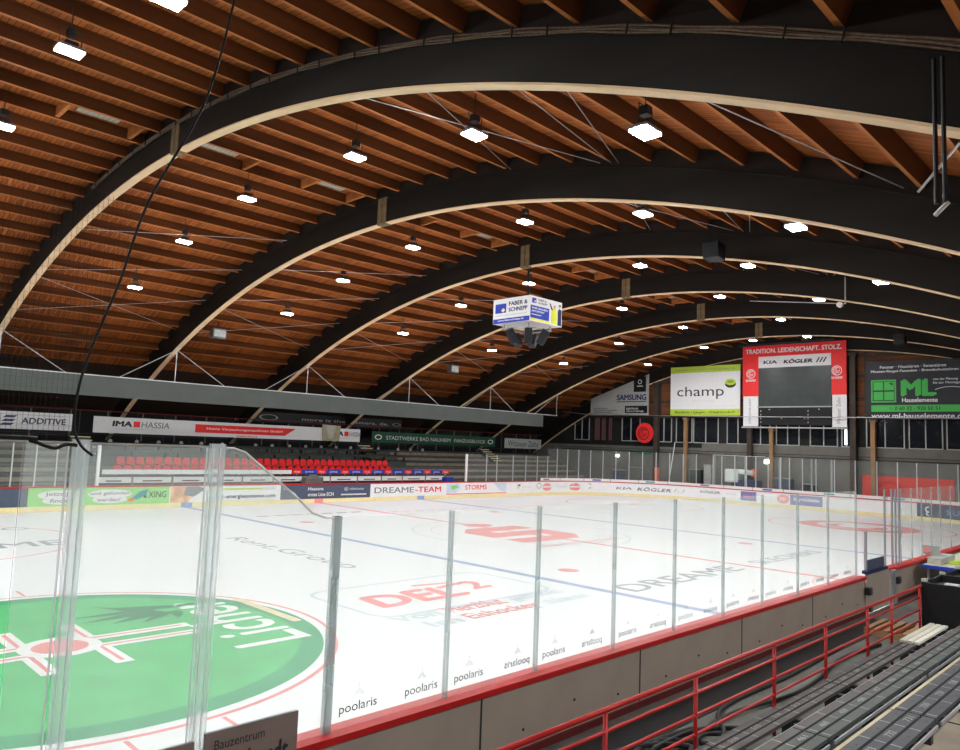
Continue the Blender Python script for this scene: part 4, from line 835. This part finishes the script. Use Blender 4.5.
# ------------------------------------------------------------------ near stand
ns = MB(); ns.box((-30, -17.62, .28), (12, -16.85, .40), 'concrete'); ns.box((-30, -18.32, .28), (12, -17.62, .72), 'rubber'); ns.box((-30, -18.76, .28), (12, -18.32, .98), 'rubber'); ns.box((-30, -19.75, .28), (12, -18.76, 1.15), 'concrete_tan')
ns.box((-30, -26.2, .28), (12, -19.75, 1.8), 'concrete_tan')
for i in range(40): ns.box((-30 + i * 1.05, -19.75, 1.15), (-30 + i * 1.05 + .02, -18.77, 1.156), 'rubber')
tag(ns.build('terrace_floor'), 'stepped concrete terrace of the near stand', 'stand', kind='structure')
def bench(xa, xb, yf, z, row, label, plank, num0, edge=None, white=False):
    t = thing('bench', ((xa + xb) / 2, yf - .16, z - .42), label, 'bench', 'slatted stand benches')
    pw = .072 if row == 0 else .088; gap = .023
    for j in range(3):
        ya = yf - j * (pw + gap); b = MB(); kk = 'plank_white' if white else plank[j % len(plank)]
        b.box((xa, ya - pw, z - .035), (xb, ya, z), kk)
        if not white:
            n = int(round((xb - xa) / .5))
            for q in range(n):
                xq = xa + .5 * q + .06; b.box((xq, ya - pw + .004, z), (xq + .012, ya - .004, z + .0012), 'paint_white')
                if j == 1:
                    f = plane((xq + .16, ya - pw + .012, z), (1, 0, 0), (0, 1, 0), (0, 0, 1), .0015); text(b, f, str(num0 + n - q), 0, 0, .16, .055, 'paint_worn', .015)
                if edge and j != 1: b.tube([(xq + .3, ya - .05, z), (xq + .3, ya - .05, z + .001)], .012, 'black', 8)
        b.build('plank', t)
    for x in (xa + .25, (xa + xb) / 2, xb - .25):
        b = MB(); b.box((x - .04, yf - .33, z - .075), (x + .04, yf - .01, z - .035), 'anthracite'); b.box((x - .04, yf - .22, z - .47), (x + .04, yf - .12, z - .075), 'anthracite'); b.build('support', t)
    b = MB(); b.box((xa + .05, yf - .345, z - .06), (xb - .05, yf - .332, z - .03), 'post_grey'); b.build('rear_rail', t)
    if edge:
        b = MB(); b.box((xa, yf + .006, z - .06), (xb, yf + .04, z - .012), 'edge_cream'); b.build('front_board', t)
for row, (yf, z, x0, xe, plank, num) in enumerate(((-17.15, .87, -22.9, -10.8, ('plank',), 486), (-17.9, 1.2, -22.75, -3.0, ('plank', 'plank_green', 'plank_green'), 430), (-18.6, 1.45, -22.3, -4.0, ('plank_blue',), 700))):
    x = x0; i = 0
    while x < xe - .5:
        bench(x, x + 2.98, yf, z, row, 'dark slatted bench in the %s row behind the red railing, %s section from left' % (('front', 'second', 'third')[row], ORD[i + 1]), plank, num + (6 - i) * 6, edge=(row == 2)); x += 3.0; i += 1
bench(-10.7, -8.95, -17.13, .86, 0, 'white painted slatted bench at the end of the front row', ('plank_white',), 0, white=True)
# red railing
t = thing('handrail', (-13, -16.95, .4), 'red tubular handrail between walkway and near benches', 'handrail')
b = MB(); b.tube([(-23, -16.95, 1.415), (-8.6, -16.95, 1.425)], .024, 'rail_red', 12); b.build('top_rail', t, True)
for z in (1.24, 1.03, .85):
    b = MB(); b.tube([(-23, -16.95, z), (-8.8, -16.95, z + .005)], .016, 'rail_red', 10); b.build('rail', t, True)
for x in (-21.6, -19.9, -18.25, -16.72, -14.88, -13.27, -11.6, -10.45, -8.85):
    b = MB(); b.tube([(x, -16.95, .4), (x, -16.95, 1.40)], .021, 'rail_red', 10); b.build('post', t, True)
t = thing('handrail', (4, -16.0, .28), 'red railing beyond the black box at the right edge', 'handrail')
for z in (1.0, 1.25, 1.5):
    b = MB(); b.tube([(2.0, -16.0, z), (7.5, -16.0, z)], .022, 'rail_red', 10); b.build('rail', t)
for x in (2.0, 3.6, 5.2, 6.8):
    b = MB(); b.tube([(x, -16.0, .28), (x, -16.0, 1.5)], .022, 'rail_red', 10); b.build('post', t)
# gate in the near boards
t = thing('bench_gate', (-5.2, -15.15, .28), 'beige bench gate standing in the near boards with dark blue pad', 'gate')
b = MB(); b.box((-6.05, -15.27, .3), (-4.55, -15.2, 1.12), 'board_back'); b.build('leaf', t, bevel=.01)
b = MB(); b.box((-6.1, -15.3, 1.12), (-4.75, -15.16, 1.19), 'navy'); b.box((-6.05, -15.28, 1.19), (-4.95, -15.24, 1.42), 'slate'); b.build('pad', t, bevel=.01)
b = MB(); b.box((-4.42, -15.34, .3), (-4.2, -15.2, 1.06), 'post_grey'); b.box((-4.3, -15.4, .75), (-4.1, -15.3, .9), 'anthracite'); b.build('latch', t, bevel=.01)
b = MB(); b.box((-6.22, -15.36, .7), (-6.05, -15.26, .85), 'anthracite'); b.box((-6.22, -15.36, .35), (-6.05, -15.26, .45), 'anthracite'); b.build('hinge', t)
b = MB(); b.box((-5.81, -15.17, ZB), (-5.75, -15.12, 2.0), 'post_grey'); tag(b.build('steel_upright'), 'short grey post beside the bench gate pad', 'post')
for i, (x, wd, k) in enumerate(((-4.42, .05, 'post_grey'), (-3.86, .06, 'post_grey'), (-3.58, .05, 'post_grey'), (-3.3, .05, 'post_grey'))):
    b = MB(); b.box((x - wd / 2, -15.165, 1.06), (x + wd / 2, -15.13, 2.9), k); tag(b.build('steel_upright'), 'tall metal post right of the bench gate, %s from the gate' % ORD[i + 1], 'post', 'tall gate posts')
b = MB(); b.box((-4.75, -15.26, 1.02), (-4.05, -15.0, ZB + .02), 'red'); tag(b.build('red_coping'), 'short red cap rail between the gate and tall posts', 'rail')
b = MB(); f = lambda u, v: (-5.7 + u * 1.2, -15.15, ZB + v * .9)
b.prism([(-5.72, -15.15, ZB), (-4.5, -15.15, ZB), (-4.5, -15.15, 2.0), (-5.72, -15.15, 2.0)], (0, .01, 0), 'glass_far'); tag(b.build('rink_shield'), 'low glass pane above the bench gate', 'glass pane')
# sign hung on the near glass, left
def sign(xa, xb, z0, z1, y, label, big):
    b = MB(); b.box((xa, y, z0), (xb, y + .03, z1), 'text_grey'); f = plane((xa, y, z0), (xb - xa, 0, 0), (0, 0, z1 - z0), (0, -1, 0), .003)
    rect(b, f, .0, .0, 1, 1, 'sign_brown'); g = lambda u, v: f(u, v, .006)
    if big: text(b, g, 'Bauzentrum', .09, .72, .53, .15, 'text_dark', .01); text(b, g, 'Gerhardt', .1, .26, .8, .36, 'text_dark', .02); text(b, g, 'Baustoffe', .1, .06, .5, .12, 'text_dark', .01)
    return tag(b.build('advert_sign', bevel=.003), label, 'sign')
mk('sign_brown', (.24, .18, .155), .5, .1, 3)
sign(-21.0, -20.24, .98, 1.44, -15.42, 'brown sign with dark lettering on the near boards', True)
sign(-21.95, -21.08, .98, 1.41, -15.42, 'plain dark sign left of the lettered sign on the near boards', False)
# black box, table and clutter at the right
t = thing('storage_crate', (-7.6, -17.2, .4), 'large black open-top plywood crate at the end of the front bench', 'crate')
b = MB(); b.box((-8.78, -17.6, .4), (-8.74, -17.0, 1.5), 'black'); b.box((-6.2, -17.6, .4), (-6.16, -17.0, 1.5), 'black'); b.box((-8.78, -17.64, .4), (-6.16, -17.6, 1.5), 'black'); b.box((-8.78, -17.0, .4), (-6.16, -16.96, 1.5), 'black'); b.build('shell', t, bevel=.008)
b = MB(); b.box((-8.74, -17.6, 1.36), (-6.2, -17.0, 1.40), 'anthracite'); b.build('tray', t)
b = MB(); b.box((-7.65, -17.6, 1.40), (-7.6, -17.0, 1.52), 'black'); b.build('divider', t)
b = MB()
for x in (-8.72, -7.5, -6.3): b.box((x, -17.03, 1.5), (x + .09, -16.95, 1.55), 'frame_white')
b.build('latch', t)
b = MB(); b.box((-8.3, -17.4, 1.41), (-8.1, -17.2, 1.45), 'ice_grey'); tag(b.build('paper_sheet'), 'small pale paper lying on the black crate', 'paper')
t = thing('scorer_table', (-1.0, -15.9, .28), 'white scorer table with blue front edge at right', 'table')
b = MB(); b.box((-2.55, -16.5, 1.0), (1.4, -15.45, 1.06), 'pale'); b.build('top', t, bevel=.01)
b = MB(); b.box((-2.6, -16.55, .98), (-2.55, -15.45, 1.06), 'blue'); b.box((-2.6, -16.55, .98), (1.4, -16.5, 1.06), 'blue'); b.build('edge', t)
for x in (-2.4, 1.2):
    for y in (-16.35, -15.55):
        b = MB(); b.box((x - .03, y - .03, .28), (x + .03, y + .03, 1.0), 'post_grey'); b.build('leg', t)
b = MB(); b.box((-2.3, -15.8, 1.06), (-.9, -15.5, 1.18), 'pale'); b.box((-2.32, -15.82, 1.18), (-.88, -15.48, 1.21), 'foil'); tag(b.build('control_box', bevel=.02), 'long pale control box on the scorer table', 'box')
b = MB(); b.box((-1.6, -15.62, 1.21), (-1.57, -15.22, 1.44), 'frame_white'); b.box((-1.68, -15.62, 1.21), (-1.5, -15.48, 1.225), 'frame_white'); b.tube([(-1.63, -15.34, 1.33), (-1.60, -15.34, 1.33)], .075, 'ice_red', 16)
tag(b.build('table_sign'), 'small white sign with red roundel on the scorer table', 'sign')
b = MB(); b.box((-1.9, -16.1, 1.06), (-1.2, -15.85, 1.1), 'lime'); b.box((-1.75, -16.05, 1.1), (-1.35, -15.9, 1.125), 'lime'); tag(b.build('folded_cloth', bevel=.015), 'folded green cloth on the scorer table', 'cloth')
b = MB(); b.box((-2.2, -16.4, 1.06), (-1.95, -16.2, 1.24), 'black'); tag(b.build('monitor_box', bevel=.01), 'small black box standing on the scorer table', 'box')
t = thing('pallet', (-7.3, -16.2, .28), 'pale wooden pallet on the walkway beside the bench gate', 'pallet')
for q in range(5):
    b = MB(); b.box((-8.1, -16.55 + q * .16, .38), (-6.9, -16.45 + q * .16, .41), 'timber_post'); b.build('board', t)
for q in range(3):
    b = MB(); b.box((-8.1 + q * .55, -16.55, .28), (-8.0 + q * .55, -15.81, .38), 'timber_post'); b.build('bearer', t)
b = MB(); b.box((-30, -15.95, .28), (-6.5, -15.45, .287), 'rubber'); tag(b.build('rubber_mat'), 'black rubber matting along the near boards', 'mat')
def hose(pts, r, label, name='hose', k='cable'):
    P2 = []
    for i in range(len(pts) - 1):
        for q in range(8):
            t_ = q / 8; p0 = Vector(pts[max(i - 1, 0)]); p1 = Vector(pts[i]); p2 = Vector(pts[i + 1]); p3 = Vector(pts[min(i + 2, len(pts) - 1)])
            P2.append(.5 * ((2 * p1) + (p2 - p0) * t_ + (2 * p0 - 5 * p1 + 4 * p2 - p3) * t_ ** 2 + (3 * p1 - p0 - 3 * p2 + p3) * t_ ** 3))
    P2.append(Vector(pts[-1])); b = MB(); b.tube(P2, r, k, 8); return tag(b.build(name, smooth=True), label, 'hose')
hose([(-23, -16.0, .31), (-18, -16.1, .32), (-16.2, -16.35, .31), (-14.5, -16.2, .33), (-12.6, -16.4, .31), (-10.5, -16.2, .32), (-8.8, -16.3, .31)], .028, 'long black hose lying along the near walkway')
hose([(-17.2, -15.9, .32), (-16.6, -16.5, .33), (-16.0, -16.1, .36), (-15.5, -16.6, .33), (-15.9, -16.7, .37), (-16.5, -16.3, .40), (-15.3, -16.2, .34), (-14.7, -16.55, .32)], .03, 'tangled black hose loops on the walkway near the railing')
hose([(-17.6, -16.6, .31), (-16.8, -16.2, .34), (-16.3, -16.7, .36), (-15.6, -16.4, .40), (-15.0, -16.5, .33), (-13.9, -16.6, .31)], .022, 'thin black cable crossing the hose tangle')
hose([(-18.5, -16.5, .31), (-17.4, -16.0, .33), (-16.4, -16.0, .36), (-15.9, -16.45, .38), (-16.6, -16.6, .40), (-17.0, -16.3, .36), (-16.2, -16.05, .34), (-15.2, -16.1, .31)], .032, 'thick black hose coil nearest the railing posts')
hose([(-18.2, -16.1, .31), (-17.0, -16.7, .33), (-16.0, -16.75, .34), (-15.2, -16.5, .36), (-14.2, -16.0, .31), (-12.0, -16.0, .31), (-9.5, -15.9, .31)], .03, 'long black cable wandering from the hose tangle towards the gate')
hose([(-17.4, -16.2, .35), (-16.9, -16.5, .35), (-16.7, -16.3, .37)], .014, 'short red cable end in the hose tangle', 'hose', 'bright_red')
# ------------------------------------------------------------------ safety net and ropes at the upper left
hose([(-21.05, -15.3, 7.6), (-21.13, -15.3, 6.99), (-21.3, -15.3, 6.1), (-21.65, -15.3, 5.23), (-21.8, -15.3, 4.62), (-21.93, -15.3, 4.18), (-22.0, -15.3, 3.87), (-22.01, -15.3, 3.61), (-21.96, -15.3, 3.48), (-21.88, -15.3, 3.41)], .009, 'black net rope hanging from the roof over the tall glass', 'rope')['category'] = 'rope'
hose([(-24.5, -15.3, 3.54), (-22.42, -15.3, 3.52), (-22.26, -15.3, 3.5), (-22.12, -15.3, 3.455), (-22.05, -15.3, 3.48), (-21.98, -15.3, 3.475)], .012, 'black rope lying along the top of the tall glass', 'rope')['category'] = 'rope'
b = MB()
edge = [(7.6, -21.05), (6.99, -21.13), (6.1, -21.3), (5.23, -21.65), (4.62, -21.8), (4.18, -21.93), (3.87, -22.0), (3.52, -22.02)]
def xedge(z):
    for (za, xa), (zb, xb) in zip(edge, edge[1:]):
        if za >= z >= zb: return xa + (xb - xa) * (za - z) / (za - zb)
    return -22.02
z = 3.54
while z < 5.2: b.tube([(-24.6, -15.3, z), (xedge(z), -15.3, z)], .0007, 'cable', 3); z += .06
x = -24.5
while x < -21.75:
    zt = 5.2
    zb = 3.54
    if x > -22.02: zb = next((zz for zz in [3.6 + .05 * q for q in range(80)] if xedge(zz) >= x), 5.2)
    if zb < zt: b.tube([(x, -15.3, zb), (x, -15.3, zt)], .0010, 'cable', 3)
    x += .03
tag(b.build('safety_net'), 'fine black safety net above the tall glass at left', 'net', kind='stuff')

# ------------------------------------------------------------------ world, camera, view
wd = bpy.data.worlds.new('hall'); bpy.context.scene.world = wd; wd.use_nodes = True
wd.node_tree.nodes['Background'].inputs[0].default_value = (.02, .02, .022, 1); wd.node_tree.nodes['Background'].inputs[1].default_value = .3
cd = bpy.data.cameras.new('camera'); co = bpy.data.objects.new('camera', cd); C.objects.link(co); bpy.context.scene.camera = co
r_ = Vector((.70009745, -.71301704, .03834399)); u_ = Vector((-.09389663, -.0386962, .99482965)); fw = Vector((.70784672, .70007807, .09404101))
m = Matrix((r_, u_, -fw)).transposed().to_4x4(); m.translation = (-23.61216, -20.627, 3.581417); co.matrix_world = m
cd.sensor_width = 36; cd.lens = 738.3 * 36 / 960; cd.clip_start = .05; cd.clip_end = 300
sc = bpy.context.scene
sc.view_settings.view_transform = 'Standard'; sc.view_settings.look = 'None'; sc.view_settings.gamma = 1; sc.view_settings.exposure = 0.42; sc.view_settings.use_curve_mapping = False
sc.cycles.use_denoising = True; sc.cycles.max_bounces = 8; sc.cycles.diffuse_bounces = 5; sc.cycles.transparent_max_bounces = 24; sc.cycles.sample_clamp_indirect = 6
